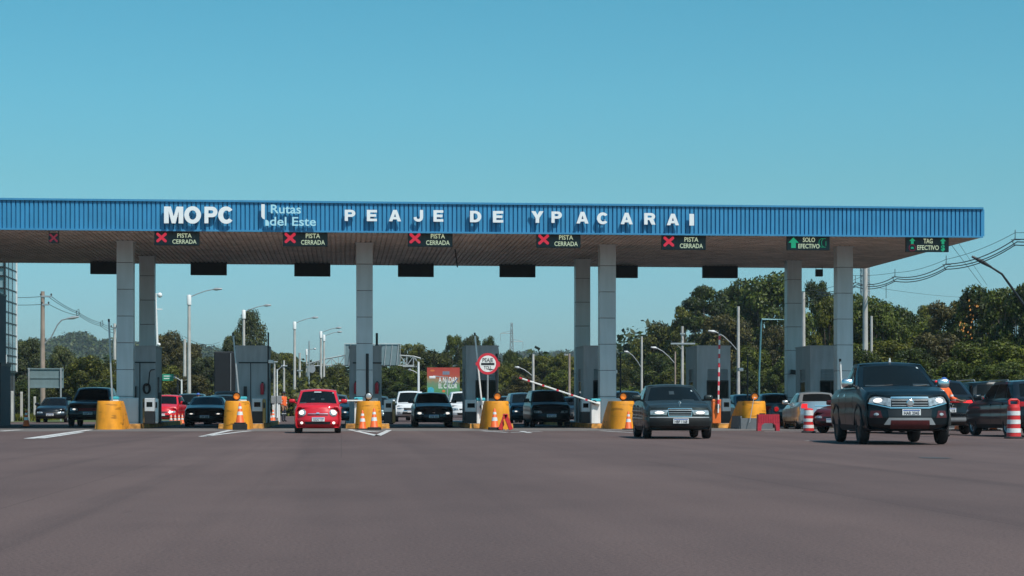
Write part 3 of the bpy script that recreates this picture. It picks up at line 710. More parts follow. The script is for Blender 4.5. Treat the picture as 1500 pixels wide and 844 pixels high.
def on_island(u, Y): return (at(u, Y), Y, 0.19)
def px_vec(du, dv, d): return Vector((du*d/F, 0, -dv*d/F))
def gate(u, Y, v0, v1, box_m, cap_m, tip, piv, label, arm='white', bands=0, w_=.32):
    d = depth(at(u, Y), Y); t = thing('barrier_gate', label, 'barrier gate', on_island(u, Y), 0, 'barrier gates on the toll islands')
    zt = zat(v0, d) - .19
    b = MB(); b.rbox(-w_/2, w_/2, 0, .34, 0, zt - .12, .02); b.build('cabinet', box_m, t)
    b = MB(); b.rbox(-w_/2-.01, w_/2+.01, -.01, .35, zt-.118, zt, .03); b.build('cap', cap_m, t)
    X, Yw = at(u, Y), Y
    p = Vector(((piv[0]-u)*d/F, -.07, zat(piv[1], d)-.19)); q = Vector(((tip[0]-u)*d/F, -.07, zat(tip[1], d)-.19))
    L = (q-p).length; dr = (q-p).normalized()
    T = Matrix.Translation(p) @ dr.to_track_quat('X', 'Y').to_matrix().to_4x4()
    b = MB(); b.lathe([(.09, -.05), (.09, .07)], 14, Matrix.Translation(p) , 'y'); b.build('hinge', M['dark'], t, 40)
    b = MB(); b.rbox(-.25, L, -.03, .03, -.065, .065, .015, T); a_ = b.build('arm', M['white'] if arm == 'white' else M['steel'], t)
    if bands:
        b = MB()
        for k in range(bands):
            s_ = L*(k+.55)/bands; hw = .05 if bands < 7 else .085; b.box(s_-hw, s_+hw, -.033, .033, -.069, .069, T)
        b.build('red_bands', M['sign_red'], a_)
    b = MB(); b.rbox(L, L+.12, -.032, .032, -.067, .067, .01, T); b.build('tip', M['dark'] if bands < 5 or bands > 6 else M['sign_red'], a_)
    return t
gate(167, 75.4, 581, 617, M['white'], M['teal'], (160, 472), (165, 592), 'barrier gate with thin raised arm behind the first yellow nose', 'steel')
gate(355, 75.4, 581, 619, M['white'], M['teal'], (342, 492), (351, 590), 'barrier gate with grey raised arm in front of the plain booth with conduits', 'steel')
gate(525, 75.4, 582, 619, M['white'], M['teal'], (488, 587), (522, 587), 'barrier gate with level white arm behind the small red hatchback')
gate(704.5, 75.4, 583, 619, M['white'], M['teal'], (695.5, 492), (706, 596), 'white barrier gate with raised arm next to the PEAJE TOLL sign', 'white', 0)
gate(873, 75.4, 584, 620, M['white'], M['teal'], (764, 555), (870, 589.5), 'white barrier gate with half lowered red banded arm', 'white', 5, .36)
gate(1050, 75.4, 585, 621, M['orange_metal'], M['orange_metal'], (1053.5, 489), (1051.5, 596), 'orange barrier gate with upright red and white arm', 'white', 8, .34)
gate(1234, 75.4, 585, 621, M['white'], M['teal'], (1230, 530), (1233, 592), 'barrier gate with short white arm behind the black pickup')

def cabinet(u, Y, w_, h, label, two=True):
    t = thing('equipment_cabinet', label, 'cabinet', on_island(u, Y), 0)
    b = MB(); b.rbox(-w_/2, w_/2, 0, .4, 0, h*.48, .015); b.build('lower_housing', M['dark'], t)
    b = MB(); b.rbox(-w_/2, w_/2, -.02, .4, h*.48+.004, h, .02); b.build('upper_housing', M['panel'], t)
    b = MB(); b.box(-w_*.3, w_*.3, -.026, -.021, h*.66, h*.85); b.build('screen', M['glass'], t)
cabinet(219, 75.4, .38, 1.0, 'two-tone payment cabinet beside the first toll booth')
cabinet(377, 76.8, .42, 1.0, 'payment cabinet on the island of the booth with conduits')
cabinet(1064, 77.0, .36, 1.0, 'two-tone payment cabinet beside the orange barrier gate')
cabinet(569, 77.0, .36, .95, 'payment cabinet behind the nose with two slim cones')
cabinet(690, 77.4, .5, .95, 'dark payment cabinet beside the white gate with raised arm')
cabinet(858, 77.4, .36, .95, 'payment cabinet next to the gate with half lowered arm')
def kiosk(u, Y, m, h, label, w_=.2):
    t = thing('card_reader', label, 'card reader', on_island(u, Y), 0)
    b = MB(); b.rbox(-w_/2, w_/2, 0, .26, 0, h, .06); b.build('post', m, t, 40)
    b = MB(); b.rbox(-w_*.3, w_*.3, -.03, .0, h*.62, h*.85, .01); b.build('reader_face', M['black'], t)
kiosk(228, 76.6, M['white'], 1.0, 'white rounded card reader post by the first booth')
kiosk(211, 76.5, mat('brown_post', (.20, .13, .06), .6), 1.0, 'brown post between the first column and the payment cabinet', .13)
kiosk(387, 76.6, mat('ochre_post', (.30, .20, .06), .6), .98, 'ochre post at the corner of the booth with conduits', .13)
kiosk(577, 76.8, mat('ochre_post', (.22, .15, .06), .6), .9, 'ochre post beside the queue with the white off-roader', .13)
# plinths beside columns
for x, lb in zip(CF, ['grey plinth at the foot of the first front column', 'grey plinth at the foot of the second front column', 'grey plinth at the foot of the third front column', 'grey plinth at the foot of the last front column']):
    t = thing('column_plinth', lb, 'plinth', (x+.12, 76.82, .19), 0, 'plinths of the front columns')
    b = MB(); b.rbox(-.42, .42, 0, .07, 0, 1.02, .02); b.build('plinth', M['panel'], t)

def extinguisher(u, v, label):
    Y = BY - .1; x = at(u, Y); z = zat(v, depth(x, Y))
    t = thing('fire_extinguisher', label, 'extinguisher', (x, Y, z))
    b = MB(); b.lathe([(.06, 0), (.075, .02), (.075, .38), (.05, .44), (.025, .47)], 14); b.build('cylinder', M['sign_red'], t, 50)
    b = MB(); b.box(-.03, .05, -.02, .02, .47, .52); b.tube([(.03, 0, .5), (.1, -.03, .42), (.09, -.03, .12)], .014, 6); b.box(-.05, .05, .06, .12, .1, .16); b.build('hose_and_valve', M['black'], t)
extinguisher(384, 578, 'red extinguisher on the wall of the booth with conduits')
extinguisher(552, 577, 'red extinguisher on the booth split by the column')
extinguisher(521, 577, 'red extinguisher on the booth wall behind the level white arm')
# hose reel on first booth
Y = BY-.14; x = at(214, Y); z = zat(578, depth(x, Y))
t = thing('hose_reel', 'dark coiled hose hanging on the first toll booth', 'hose', (x, Y, z))
b = MB()
for k in range(4): b.tube([(.12*cos(q)+.02*k, -.02*k, .24+.2*sin(q)) for q in [2*pi*i/16 for i in range(17)]], .022, 6, cap=False)
b.tube([(.1, 0, .4), (.14, 0, .9), (.2, 0, 1.0), (.35, 0, 1.02)], .022, 6); b.box(-.05, .05, .0, .13, .35, .45); b.build('hose', mat('hose_rubber', (.035, .018, .016), .6), t)

def camera_pole(u, Y, v0, label, arm=None, cam_white=False, r=.035, base=.19):
    x = at(u, Y); d = depth(x, Y); h = zat(v0, d) - base
    t = thing('camera_pole', label, 'camera pole', (x, Y, base))
    b = MB(); b.tube([(0, 0, 0), (0, 0, h)], r, 8); b.lathe([(.09, 0), (.09, .02), (.04, .03)], 10); b.build('pole', M['dark'], t, 40)
    if arm:
        va, ua = arm; z = zat(va, d) - base; xe = (ua-u)*d/F
        b = MB(); b.tube([(0, 0, z), (xe, 0, z)], .022, 6); b.build('bracket', M['dark'], t)
        b = MB(); b.rbox(xe-.1, xe+.1, -.28, .04, z-.07, z+.07, .03); b.build('camera', M['white'] if cam_white else M['dark'], t)
    return t
camera_pole(393, 77.5, 487, 'tall thin black camera pole at the edge of the booth with conduits', (530, 397), True)
camera_pole(538, 76.5, 518, 'dark pole standing in front of the second front column', None, r=.06)
camera_pole(727.5, 75.4, 518, 'dark pole beside the round PEAJE TOLL sign', None, r=.05)
camera_pole(909, 77.5, 516, 'thin dark camera pole beside the third front column', (545, 899.5), True)
camera_pole(1095, 77.5, 520, 'thin grey camera pole between the two last booths', (541.5, 1083.5), True)
camera_pole(552, 80.6, 488, 'short dark mast rising behind the booth split by the column', None, r=.05)
camera_pole(233.5, 77.5, 575, 'low black post at the end of the first toll island', None, r=.07)
x = at(1192, 76.5); t = thing('security_camera', 'dark camera on a short bracket in front of the last booth', 'camera', (at(1164, 84.4), 84.42, zat(546, depth(at(1164, 84.4), 84.4))))
b = MB(); b.tube([(.0, .06, 0), (.0, -.25, 0), (.1, -.3, -.02)], .02, 6); b.build('bracket', M['dark'], t)
b = MB(); b.rbox(-.28, .12, -.4, -.2, -.1, .1, .02, Matrix.Rotation(radians(8), 4, 'Y')); b.build('camera', M['dark'], t)

# round PEAJE TOLL sign
Y = 74.4; x = at(714.5, Y); d = depth(x, Y); zc0 = zat(533, d); R_ = 15.8*d/F
t = thing('toll_sign', 'round white PEAJE TOLL sign with red rim on a thin post', 'road sign', (x, Y, 0))
b = MB(); b.tube([(0, .04, 0), (0, .04, zc0+.3)], .035, 8); b.build('post', M['steel'], t, 40)
T = Matrix.Translation((0, 0, zc0))
b = MB(); b.disc(0, 0, R_, R_, 0, .02, 36, T); b.build('rim', M['sign_red'], t)
b = MB(); b.disc(0, 0, R_*.76, R_*.76, -.004, -.0005, 36, T); b.build('face', M['sign_white'], t)
b = MB(); b.box(-R_*.62, R_*.62, -.008, -.0045, -.055, .035, T); b.text('PEAJE', 0, -.008, R_*.34, .15, .0035, R_*.98, .02, T=T); b.text('TOLL', 0, -.008, -R_*.36, .13, .0035, R_*.74, .02, T=T)
b.prism([(-.02, -R_*.50), (.10, -R_*.62), (.22, -R_*.55), (.22, -R_*.48), (.10, -R_*.55)], -.009, -.0046, T)
b.build('lettering', M['sign_black'], t)
b = MB(); b.prism([(-R_*1.12, -.06), (-R_*.98, -.08), (-R_*.98, .08), (-R_*1.12, .05)], .004, .016, T); b.prism([(R_*.98, -.12), (R_*1.14, -.1), (R_*1.14, .06), (R_*.98, .1)], .004, .016, T); b.build('rim_tabs', M['sign_red'], t)

# ------------------------------------------------------------------ cones, drums, barriers
def cone_proto(label, loc, h=.72, base_black=True, sc=1.0):
    t = thing('traffic_cone', label, 'traffic cone', loc, 0, 'orange traffic cones')
    b = MB(); b.rbox(-.19, .19, -.19, .19, 0, .05, .02); b.build('base', M['rubber'] if base_black else M['orange'], t)
    f = lambda z: .145 - (.145-.028)*(z-.05)/(h-.05)
    b = MB(); b.lathe([(f(.05)+.01, .05), (f(.06), .065), (f(h-.02), h-.02), (.018, h)], 18); b.build('cone', M['orange'], t, 50)
    for z0, z1 in ((.30, .42), (.52, .60)):
        b = MB(); b.lathe([(f(z0)+.003, z0), (f(z1)+.003, z1)], 18); b.build('reflective_band', M['reflect_white'], t, 50)
    return t
C0 = cone_proto('slim orange cone standing alone by the grey building', (*wd(38.5, 80), 0))
for u, d, sc, rz, lb, z in [(531, 71.0, 1.0, .2, 'slim cone without black block against the third yellow nose', 0), (548, 70.8, 1.1, .5, 'slim cone on a flat black block against the third yellow nose', .0),
                         (724.5, 70.6, 1.1, .1, 'cone beside the folded red board at the fourth yellow nose', 0), (920.5, 71, .95, .3, 'cone squeezed between yellow nose and dark green saloon', 0)]:
    x, y = wd(u, d); dup(C0, (x, y, z), rz, lb, 'cones against the yellow noses', sc)
x, y = wd(351.5, 70.6); dup(C0, (x, y, .22), .15, 'tall cone on a black block against the second yellow nose', 'cones against the yellow noses', 1.08)
for u, d, w_, h, lb in [(351.5, 70.6, .52, .22, 'black rubber block under the tall cone'), (548.5, 70.3, .5, .10, 'flat black rubber block beside two slim cones'), (726, 70.2, .52, .10, 'black rubber block under the cone by the folded board')]:
    x, y = wd(u, d); t = thing('rubber_block', lb, 'rubber block', (x, y-.0, 0))
    b = MB(); b.rbox(-w_/2, w_/2, -.25, .25, 0, h, .02); b.build('block', M['rubber'], t)
b_lab = ['red cone with white band, first in the row of four before the red car', 'red cone with white band, second in the row of four before the red car', 'red cone with white band, third in the row of four before the red car', 'red cone with white band, last in the row of four before the red car']
for i, u in enumerate((250.5, 256.5, 262, 267)):
    x, y = wd(u, 96 + i*.3); dup(C0, (x, y, 0), .1*i, b_lab[i], 'row of four cones by the red car', .72)
for u, d, lb in [(395, 100, 'cone at the end of the island by the worker in orange'), (400, 104, 'cone between island end and worker in orange')]:
    x, y = wd(u, d); dup(C0, (x, y, 0), .3, lb, 'cones by the worker', 1.0)
for u, d, lb in [(1255, 66, 'cone seen low beneath the black pickup'), (1412, 66, 'orange cone seen beneath the black crossover tail'), (1455, 68, 'cone seen beneath the dark off-roader'), (1404, 68, 'cone beside another beneath the black crossover tail')]:
    x, y = wd(u, d); dup(C0, (x, y, 0), .3, lb, 'cones dividing the lanes behind the pickup', 1.0)

def drum(label, loc, h, r, handle):
    t = thing('traffic_drum', label, 'traffic drum', loc, 0, 'red and white striped drums')
    b = MB(); b.lathe([(r*1.5, 0), (r*1.5, .03), (r*1.25, .06)], 20); b.build('base', M['rubber'], t, 40)
    n = 6; z0 = .06; zt = h*(.80 if handle else .94)
    b = MB()
    prof = [(r*1.13, z0), (r*1.1, z0+.06)]
    b.lathe([(r*1.14, z0), (r*1.05, zt*.35), (r*.98, zt)], 22); body = b.build('body', M['red'], t, 40)
    R = lambda z: (r*1.14 + (r*1.05-r*1.14)*(z-z0)/(zt*.35-z0)) if z < zt*.35 else (r*1.05 + (r*.98-r*1.05)*(z-zt*.35)/(zt-zt*.35))
    k = 3
    for i in range(k):
        a0 = z0 + (zt-z0)*(.13 + i*.30); a1 = a0 + (zt-z0)*.15
        if handle is False and i == 2: a1 = zt - .02
        b = MB(); b.lathe([(R(a0)+.004, a0), (R(a1)+.004, a1)], 22); b.build('reflective_band', M['reflect_white'], t, 40)
    b = MB()
    if handle:
        b.lathe([(r*.98, zt), (r*.92, zt+.03), (r*.85, h*.88), (r*.55, h*.885)], 22)
        b.tube([(-r*.75, 0, h*.87), (-r*.78, 0, h*.97), (-r*.5, 0, h), (r*.5, 0, h), (r*.78, 0, h*.97), (r*.75, 0, h*.87)], .035, 8)
    else:
        b.lathe([(r*.98, zt), (r*.8, h*.98), (r*.3, h)], 22)
    b.build('cap', M['red'], t, 40)
x, y = wd(1485, 50.2); drum('tall red and white drum with carrying handle by the dark off-roader', (x, y, 0), 1.02, .165, True)
x, y = wd(1184.5, 62.5); drum('red and white drum without handle behind the silver saloon tail', (x, y, 0), .80, .155, False)

# folded red board
x, y = wd(740.5, 69.6); t = thing('folding_board', 'folded red caution board leaning like a tent by the fourth yellow nose', 'caution board', (x, y, 0))
for s_ in (-1, 1):
    T = Matrix.Translation((0, 0, .56)) @ Matrix.Rotation(s_*radians(-20), 4, 'Y')
    b = MB(); b.rbox(-.07, .07, -.10, .10, -.58, .02, .012, T); b.build('panel', M['red'], t)
b = MB(); b.box(-.025, .025, -.16, -.13, 0, .40, Matrix.Rotation(radians(-9), 4, 'Y')); b.build('yellow_strut', M['yellow'], t)
b = MB(); b.tube([(-.10, 0, .55), (.10, 0, .55)], .03, 8); b.build('hinge', M['red'], t)

# red plastic barrier
x, y = wd(1125, 67.5); t = thing('plastic_barrier', 'red plastic road barrier standing on two feet before the nose with painted grey shadow', 'road barrier', (x, y, 0))
b = MB(); b.prism([(-.40, 0), (-.27, 0), (-.25, .20), (-.15, .27), (.15, .27), (.25, .20), (.27, 0), (.40, 0), (.38, .58), (-.38, .58)], -.12, .12)
for k in range(-4, 5): b.box(k*.085-.012, k*.085+.012, -.135, -.12, .30, .56)
b.build('body', mat('pink_red_plastic', (.46, .025, .045), .5, 0, .12, 6), t)
b = MB(); b.box(-.30, -.12, -.05, .05, .58, .62); b.build('handle', M['black'], t)
b = MB(); b.tube([(.05, 0, .57), (.05, 0, .75)], .025, 6); b.build('peg', M['black'], t)
b = MB(); b.box(.15, .36, -.06, .06, .58, .63); b.lathe([(.10, -.05), (.12, 0), (.10, .05)], 16, Matrix.Translation((.29, 0, .76)), 'y'); b.build('lamp_bracket', M['black'], t)
b = MB(); b.lathe([(.07, -.065), (.085, -.05)], 16, Matrix.Translation((.29, 0, .76)), 'y'); b.build('red_lens', M['taillamp'], t)
# ================================================================== vehicles
def smooth(t): t = max(0.0, min(1.0, t)); return t*t*(3-2*t)
def interp(tab, t):
    if t <= tab[0][0]: return tab[0][1]
    for (a, p), (b, q) in zip(tab, tab[1:]):
        if t <= b: return p + (q-p)*smooth((t-a)/(b-a)) if b > a else q
    return tab[-1][1]
def lerp_tab(tab, t):
    if t <= tab[0][0]: return tab[0][1]
    for (a, p), (b, q) in zip(tab, tab[1:]):
        if t <= b: return p + (q-p)*(t-a)/(b-a)
    return tab[-1][1]

class Shape:
    def __init__(s, **k):
        d = dict(L=4.4, W=1.75, H=1.45, zb=.20, zf=.68, zc=.93, zr=.98, zt=.95, yc=1.15, yrf=1.95, yrr=3.3, yrb=4.0, r=.31, a1=.82, a2=3.45, wb=.91, wr=.70,
                 corner=.26, rake=.16, rear_rake=.08, hood_edge=.10, crown=.05, sides=((-.90,-.16),(-.10,.52),(.57,.88)), tail_lift=0)
        d.update(k); s.__dict__.update(d)
    def ztop(s, t): return interp([(0, s.zf), (s.yc*.35, s.zf + (s.zc-s.zf)*.55), (s.yc, s.zc), (s.yrb, s.zr), (s.L, s.zt)], t)
    def body(s, a, b, c):
        t = (b+1)/2*s.L; zt = s.ztop(t); z0 = s.zb + .07*abs(b)**10
        z = z0 + c*(zt-z0)
        q = max(0, (abs(b)-.70)/.30); pl = 1 - .10*q*q
        w_ = s.W/2*pl*lerp_tab([(0,.92),(.125,.972),(.375,1.0),(.5625,.984),(.625,.998),(.8125,.985),(.875,.958),(.9375,.925),(1,.885)], c)
        x = a*w_; y = -s.L/2 + t
        e = abs(b)**14
        if b < 0:
            vr = lerp_tab([(0,.10),(.10,.02),(.35,0),(.60,.035),(.85,s.rake*.65),(1,s.rake)], c)
            y += e*(s.corner*abs(a)**3.2 + vr)
        else:
            vr = lerp_tab([(0,.10),(.12,.02),(.4,0),(.60,.03),(1,s.rear_rake)], c)
            y -= e*(s.corner*.75*abs(a)**3.2 + vr)
        if c > .9: z += (c-.9)*10*s.crown*.7*(1-a*a)
        return Vector((x, y, z))
    def cabin(s, a, b, c):
        k = (b+1)/2
        tb = s.yc-.03 + (s.yrb+.02-s.yc)*k; tr = s.yrf + (s.yrr-s.yrf)*k
        t = tb + (tr-tb)*c
        zb_ = s.ztop(tb) - .03; zr = s.H - .035*b*b - .045*a*a - .02
        cc = c
        z = zb_ + (zr - zb_)*(cc if c < 1 else 1)
        w_ = s.W/2*(s.wb + (s.wr-s.wb)*(c**1.25))*(1 - .06*abs(b)**6)
        x = a*w_
        y = -s.L/2 + t
        e = abs(b)**8
        y -= (1 if b > 0 else -1)*e*(.13 if b < 0 else .08)*a*a
        return Vector((x, y, z))
def grid_mesh(fn, na, nb, nc, bl=None):
    idx = {}; vs = []; fs = []
    bl = bl or [-1 + 2*j/nb for j in range(nb+1)]; nb = len(bl)-1
    def V(i, j, k):
        if (i,j,k) not in idx:
            idx[(i,j,k)] = len(vs); vs.append(fn(-1+2*i/na, bl[j], k/nc)[:])
        return idx[(i,j,k)]
    for i in range(na):
        for k in range(nc):
            fs.append((V(i,0,k), V(i+1,0,k), V(i+1,0,k+1), V(i,0,k+1))); fs.append((V(i+1,nb,k), V(i,nb,k), V(i,nb,k+1), V(i+1,nb,k+1)))
    for j in range(nb):
        for k in range(nc):
            fs.append((V(0,j+1,k), V(0,j,k), V(0,j,k+1), V(0,j+1,k+1))); fs.append((V(na,j,k), V(na,j+1,k), V(na,j+1,k+1), V(na,j,k+1)))
    for i in range(na):
        for j in range(nb):
            fs.append((V(i,j,nc), V(i+1,j,nc), V(i+1,j+1,nc), V(i,j+1,nc))); fs.append((V(i,j+1,0), V(i+1,j+1,0), V(i+1,j,0), V(i,j,0)))
    return vs, fs
def patch(b, fn, quad, nu=8, nv=5, off=.008, skirt=.03, holes=None):
    """raised panel following surface fn(u, v); quad = 4 (u, v) corners counter-clockwise"""
    def uv(i, j):
        p, q = i/nu, j/nv
        A, B, C, D = quad
        return (A[0]*(1-p)*(1-q)+B[0]*p*(1-q)+C[0]*p*q+D[0]*(1-p)*q, A[1]*(1-p)*(1-q)+B[1]*p*(1-q)+C[1]*p*q+D[1]*(1-p)*q)
    _patch_pts(b, fn, [[uv(i, j) for i in range(nu+1)] for j in range(nv+1)], off, skirt)
def _nrm(fn, u, v):
    e = .004; a = fn(u+e, v)-fn(u-e, v); c = fn(u, v+e)-fn(u, v-e); n = a.cross(c)
    return n.normalized() if n.length > 1e-12 else Vector((0,-1,0))
def _patch_pts(b, fn, rows, off, skirt):
    nv, nu = len(rows)-1, len(rows[0])-1
    top = []; bot = []
    for r in rows:
        for (u, v) in r:
            p = fn(u, v); n = _nrm(fn, u, v); top.append(p + n*off); bot.append(p - n*skirt)
    N_ = len(top); fs = []
    g = lambda i, j: j*(nu+1)+i
    for j in range(nv):
        for i in range(nu): fs.append((g(i,j), g(i+1,j), g(i+1,j+1), g(i,j+1)))
    rim = [g(i,0) for i in range(nu)] + [g(nu,j) for j in range(nv)] + [g(i,nv) for i in range(nu,0,-1)] + [g(0,j) for j in range(nv,0,-1)]
    for p, q in zip(rim, rim[1:]+rim[:1]): fs.append((p, p+N_, q+N_, q))
    b.add(top+bot, fs)
def round_patch(b, fn, cu, cv, ru, rv, off=.012, dome=.02, n=18):
    c = fn(cu, cv); nn = _nrm(fn, cu, cv); vs = [c + nn*(off+dome)]; fs = []
    for k, (s_, o_) in enumerate([(.5, off+dome*.75), (.85, off+dome*.3), (1, off), (1, -.03)]):
        for i in range(n):
            t = 2*pi*i/n; u, v = cu+ru*s_*cos(t), cv+rv*s_*sin(t); vs.append(fn(u, v) + _nrm(fn, u, v)*o_)
    for i in range(n): fs.append((0, 1+i, 1+(i+1)%n))
    for k in range(3):
        for i in range(n): fs.append((1+k*n+i, 1+(k+1)*n+i, 1+(k+1)*n+(i+1)%n, 1+k*n+(i+1)%n))
    b.add(vs, fs)

def car(name, label, cat, S_, paint_m, u, d, rot=0.0, away=False, group=None, plate='', lights=True, detail=1, tint='tint', rim='rim', spec=None, brake=False, pos=None):
    spec = spec or {}
    th_ = rot + (pi if away else 0)
    x, y = wd(u, d) if pos is None else pos
    ax = Vector((-sin(rot), cos(rot), 0))
    cpos = Vector((x, y, 0)) + ax*S_.L/2
    t = thing(name, label, cat, cpos, th_, group)
    front = lambda a, c: S_.body(a, -1, c)
    rear = lambda a, c: S_.body(-a, 1, c)
    side = lambda sgn: (lambda b_, c: S_.body(1, b_, c)) if sgn > 0 else (lambda b_, c: S_.body(-1, -b_, c))
    hood = lambda a, b_: S_.body(a, b_, 1)
    W2 = S_.W/2
    # --- body with cut wheel arches
    bl = sorted(set([-1, -.985, -.96, -.92, -.87] + [-.8 + 1.6*j/22 for j in range(23)] + [.87, .92, .96, .985, 1]))
    vs, fs = grid_mesh(S_.body, 12, 0, 16, bl)
    if spec.get('bed'):
        pass
    bb = MB(); bb.add(vs, fs); body = bb.build('body', paint_m, t)
    cb = MB(); rw = S_.r*1.16
    for yy in (S_.a1, S_.a2):
        for sg in (-1, 1):
            cb.lathe([(rw, -.20), (rw, .20)], 24, Matrix.Translation((sg*(W2-.06), -S_.L/2+yy, S_.r+.02)), 'x')
    if spec.get('bed'):
        y0, y1 = spec['bed']; cb.box(-W2*.80, W2*.80, -S_.L/2+y0, -S_.L/2+y1, .75, 2.0)
    cut = cb.build('cut', M['black'])
    md = body.modifiers.new('arch', 'BOOLEAN'); md.operation = 'DIFFERENCE'; md.object = cut; md.solver = 'EXACT'
    bpy.context.view_layer.update()
    me = bpy.data.meshes.new_from_object(body.evaluated_get(bpy.context.evaluated_depsgraph_get()))
    body.modifiers.clear(); old = body.data; body.data = me; bpy.data.meshes.remove(old); cm = cut.data; bpy.data.objects.remove(cut); bpy.data.meshes.remove(cm)
    me.name = 'body'; me.materials.clear(); me.materials.append(paint_m)
    me.polygons.foreach_set('material_index', [0]*len(me.polygons))
    me.polygons.foreach_set('use_smooth', [True]*len(me.polygons)); me.set_sharp_from_angle(angle=radians(24))
    # --- cabin
    vs, fs = grid_mesh(S_.cabin, 10, 14, 6)
    cbn = MB(); cbn.add(vs, fs); cabin = cbn.build('cabin', paint_m, t, 50)
    def glass(nm, fn, quad, nu=8, nv=6):
        b = MB(); patch(b, fn, quad, nu, nv, .006, .02); return b.build(nm, M[tint], t, 40)
    cf = lambda a, c: S_.cabin(a, -1, c); cr = lambda a, c: S_.cabin(-a, 1, c)
    glass('windscreen', cf, [(-.91,.07),(.91,.07),(.89,.90),(-.89,.90)], 10, 6)
    glass('rear_window', cr, [(-.84,.18),(.84,.18),(.82,.87),(-.82,.87)])
    for sg in (1, -1):
        fn = (lambda p, c: S_.cabin(1, p, c)) if sg > 0 else (lambda p, c: S_.cabin(-1, -p, c))
        for (b0, b1) in S_.sides:
            q = [(b0,.12),(b1,.12),(b1,.84),(b0,.84)] if sg > 0 else [(-b1,.12),(-b0,.12),(-b0,.84),(-b1,.84)]
            glass('side_window', fn, q, 5, 4)
    for q in spec.get('stickers_reflections', []):
        b = MB(); a0, a1, c0, c1, m_ = q; patch(b, cf, [(a0, c0), (a1, c0), (a1, c1), (a0, c1)], 4, 3, .0085, .0); b.build('sticker_or_reflection', M[m_], t, 40)  # pale ones are stickers, dim ones painted interior and reflections
    # --- lamps, grille, plate
    H = spec.get('head', [(.50,.60),(.93,.60),(.95,.80),(.55,.78)])
    for sg in (1, -1):
        b = MB()
        if 'round_head' in spec: cu, cv, ru, rv = spec['round_head']; round_patch(b, front, sg*cu, cv, ru, rv, .012, .035)
        else:
            q = H if sg > 0 else [(-p[0], p[1]) for p in (H[1], H[0], H[3], H[2])]
            patch(b, front, q, 8, 4, .012, .02)
        hl = b.build('headlight', M['headlamp'], t, 50)
        b = MB(); hc = spec.get('bulb', ((H[0][0]+H[1][0])/2*1.0, (H[0][1]+H[2][1])/2, .085, .055))
        round_patch(b, front, sg*hc[0], hc[1], hc[2], hc[3], .040 if 'round_head' in spec else .018, .012); b.build('headlight_bulb', M['headlamp_on'] if lights else M['chrome'], hl, 50)
        b = MB(); q = spec.get('tail', [(.60,.62),(.97,.62),(.97,.88),(.66,.88)])
        q2 = q if sg > 0 else [(-p[0], p[1]) for p in (q[1], q[0], q[3], q[2])]
        patch(b, rear, q2, 6, 4, .012, .02); b.build('tail_light', M['taillamp_on'] if brake else M['taillamp'], t, 50)
        if spec.get('fog'):
            cu, cv, ru, rv, on = spec['fog']; b = MB(); round_patch(b, front, sg*cu, cv, ru, rv, .014, .012); b.build('fog_lamp', M['headlamp_on'] if on else M['headlamp'], t, 50)
        # mirrors
        ym = -S_.L/2 + S_.yc + .42; zm = S_.ztop(S_.yc+.4) + .07; xm = W2*S_.wb
        b = MB(); b.tube([(sg*(xm-.04), ym+.04, zm-.06), (sg*(xm+.07), ym, zm-.02)], .03, 6); mk = spec.get('mirror', (.12, .06, .078)); b.rbox(sg*(xm+.03+mk[0])-mk[0], sg*(xm+.03+mk[0])+mk[0], ym-mk[1], ym+mk[1], zm+.02-mk[2], zm+.02+mk[2], mk[1]*.8)
        b.build('wing_mirror', spec.get('mirror_m', paint_m), t, 60)
        # side details
        if detail > 0:
            fs_ = side(sg)
            for yb in spec.get('handles', (.02, .45)):
                b = MB(); c0 = .80
                q = [(yb, c0), (yb+.07, c0), (yb+.07, c0+.045), (yb, c0+.045)] if sg > 0 else [(-yb-.07, c0), (-yb, c0), (-yb, c0+.045), (-yb-.07, c0+.045)]
                patch(b, fs_, q, 3, 2, .028, .0); b.build('door_handle', spec.get('handle_m', paint_m), t)
            for yb in spec.get('seams', (-.33, .08, .44)):
                b = MB()
                q = [(yb, .10), (yb+.004, .10), (yb+.004, .97), (yb, .97)] if sg > 0 else [(-yb-.004, .10), (-yb, .10), (-yb, .97), (-yb-.004, .97)]
                patch(b, fs_, q, 1, 10, .0025, .0); b.build('door_seam', M['black'], t)
            b = MB(); q = [(-.60,.03),(.55,.03),(.55,.14),(-.60,.14)] if sg > 0 else [(-.55,.03),(.60,.03),(.60,.14),(-.55,.14)]
            patch(b, fs_, q, 10, 2, .012, .0); b.build('sill_trim', M['bumper_grey'], t)
    for nm, quad, m_, off in spec.get('front', [('grille', [(-.42,.60),(.42,.60),(.46,.74),(-.46,.74)], 'grille', .008), ('lower_grille', [(-.55,.14),(.55,.14),(.60,.34),(-.60,.34)], 'grille', .008)]):
        b = MB(); patch(b, front, quad, 12, 4, off, .02); o = b.build(nm, M[m_], t, 40)
        if nm == 'grille' and spec.get('slats'):
            n_, sm = spec['slats']; bs = MB()
            (a0, c0), (a1, c1), (a2, c2), (a3, c3) = quad
            for k in range(n_):
                f = (k+.5)/n_; hh = .0; l0, r0 = a0+(a3-a0)*(f-hh), a1+(a2-a1)*(f-hh); cc = c0+(c3-c0)*f; dc = (c3-c0)*.13/n_
                patch(bs, front, [(l0, cc-dc), (r0, cc-dc), (r0, cc+dc), (l0, cc+dc)], 12, 1, off+.012, .0)
            bs.build('slats', M[sm], o, 40)
    for nm, quad, m_, off in spec.get('back', [('rear_bumper_insert', [(-.7,.08),(.7,.08),(.72,.26),(-.72,.26)], 'bumper_grey', .008)]):
        b = MB(); patch(b, rear, quad, 12, 4, off, .02); b.build(nm, M[m_], t, 40)
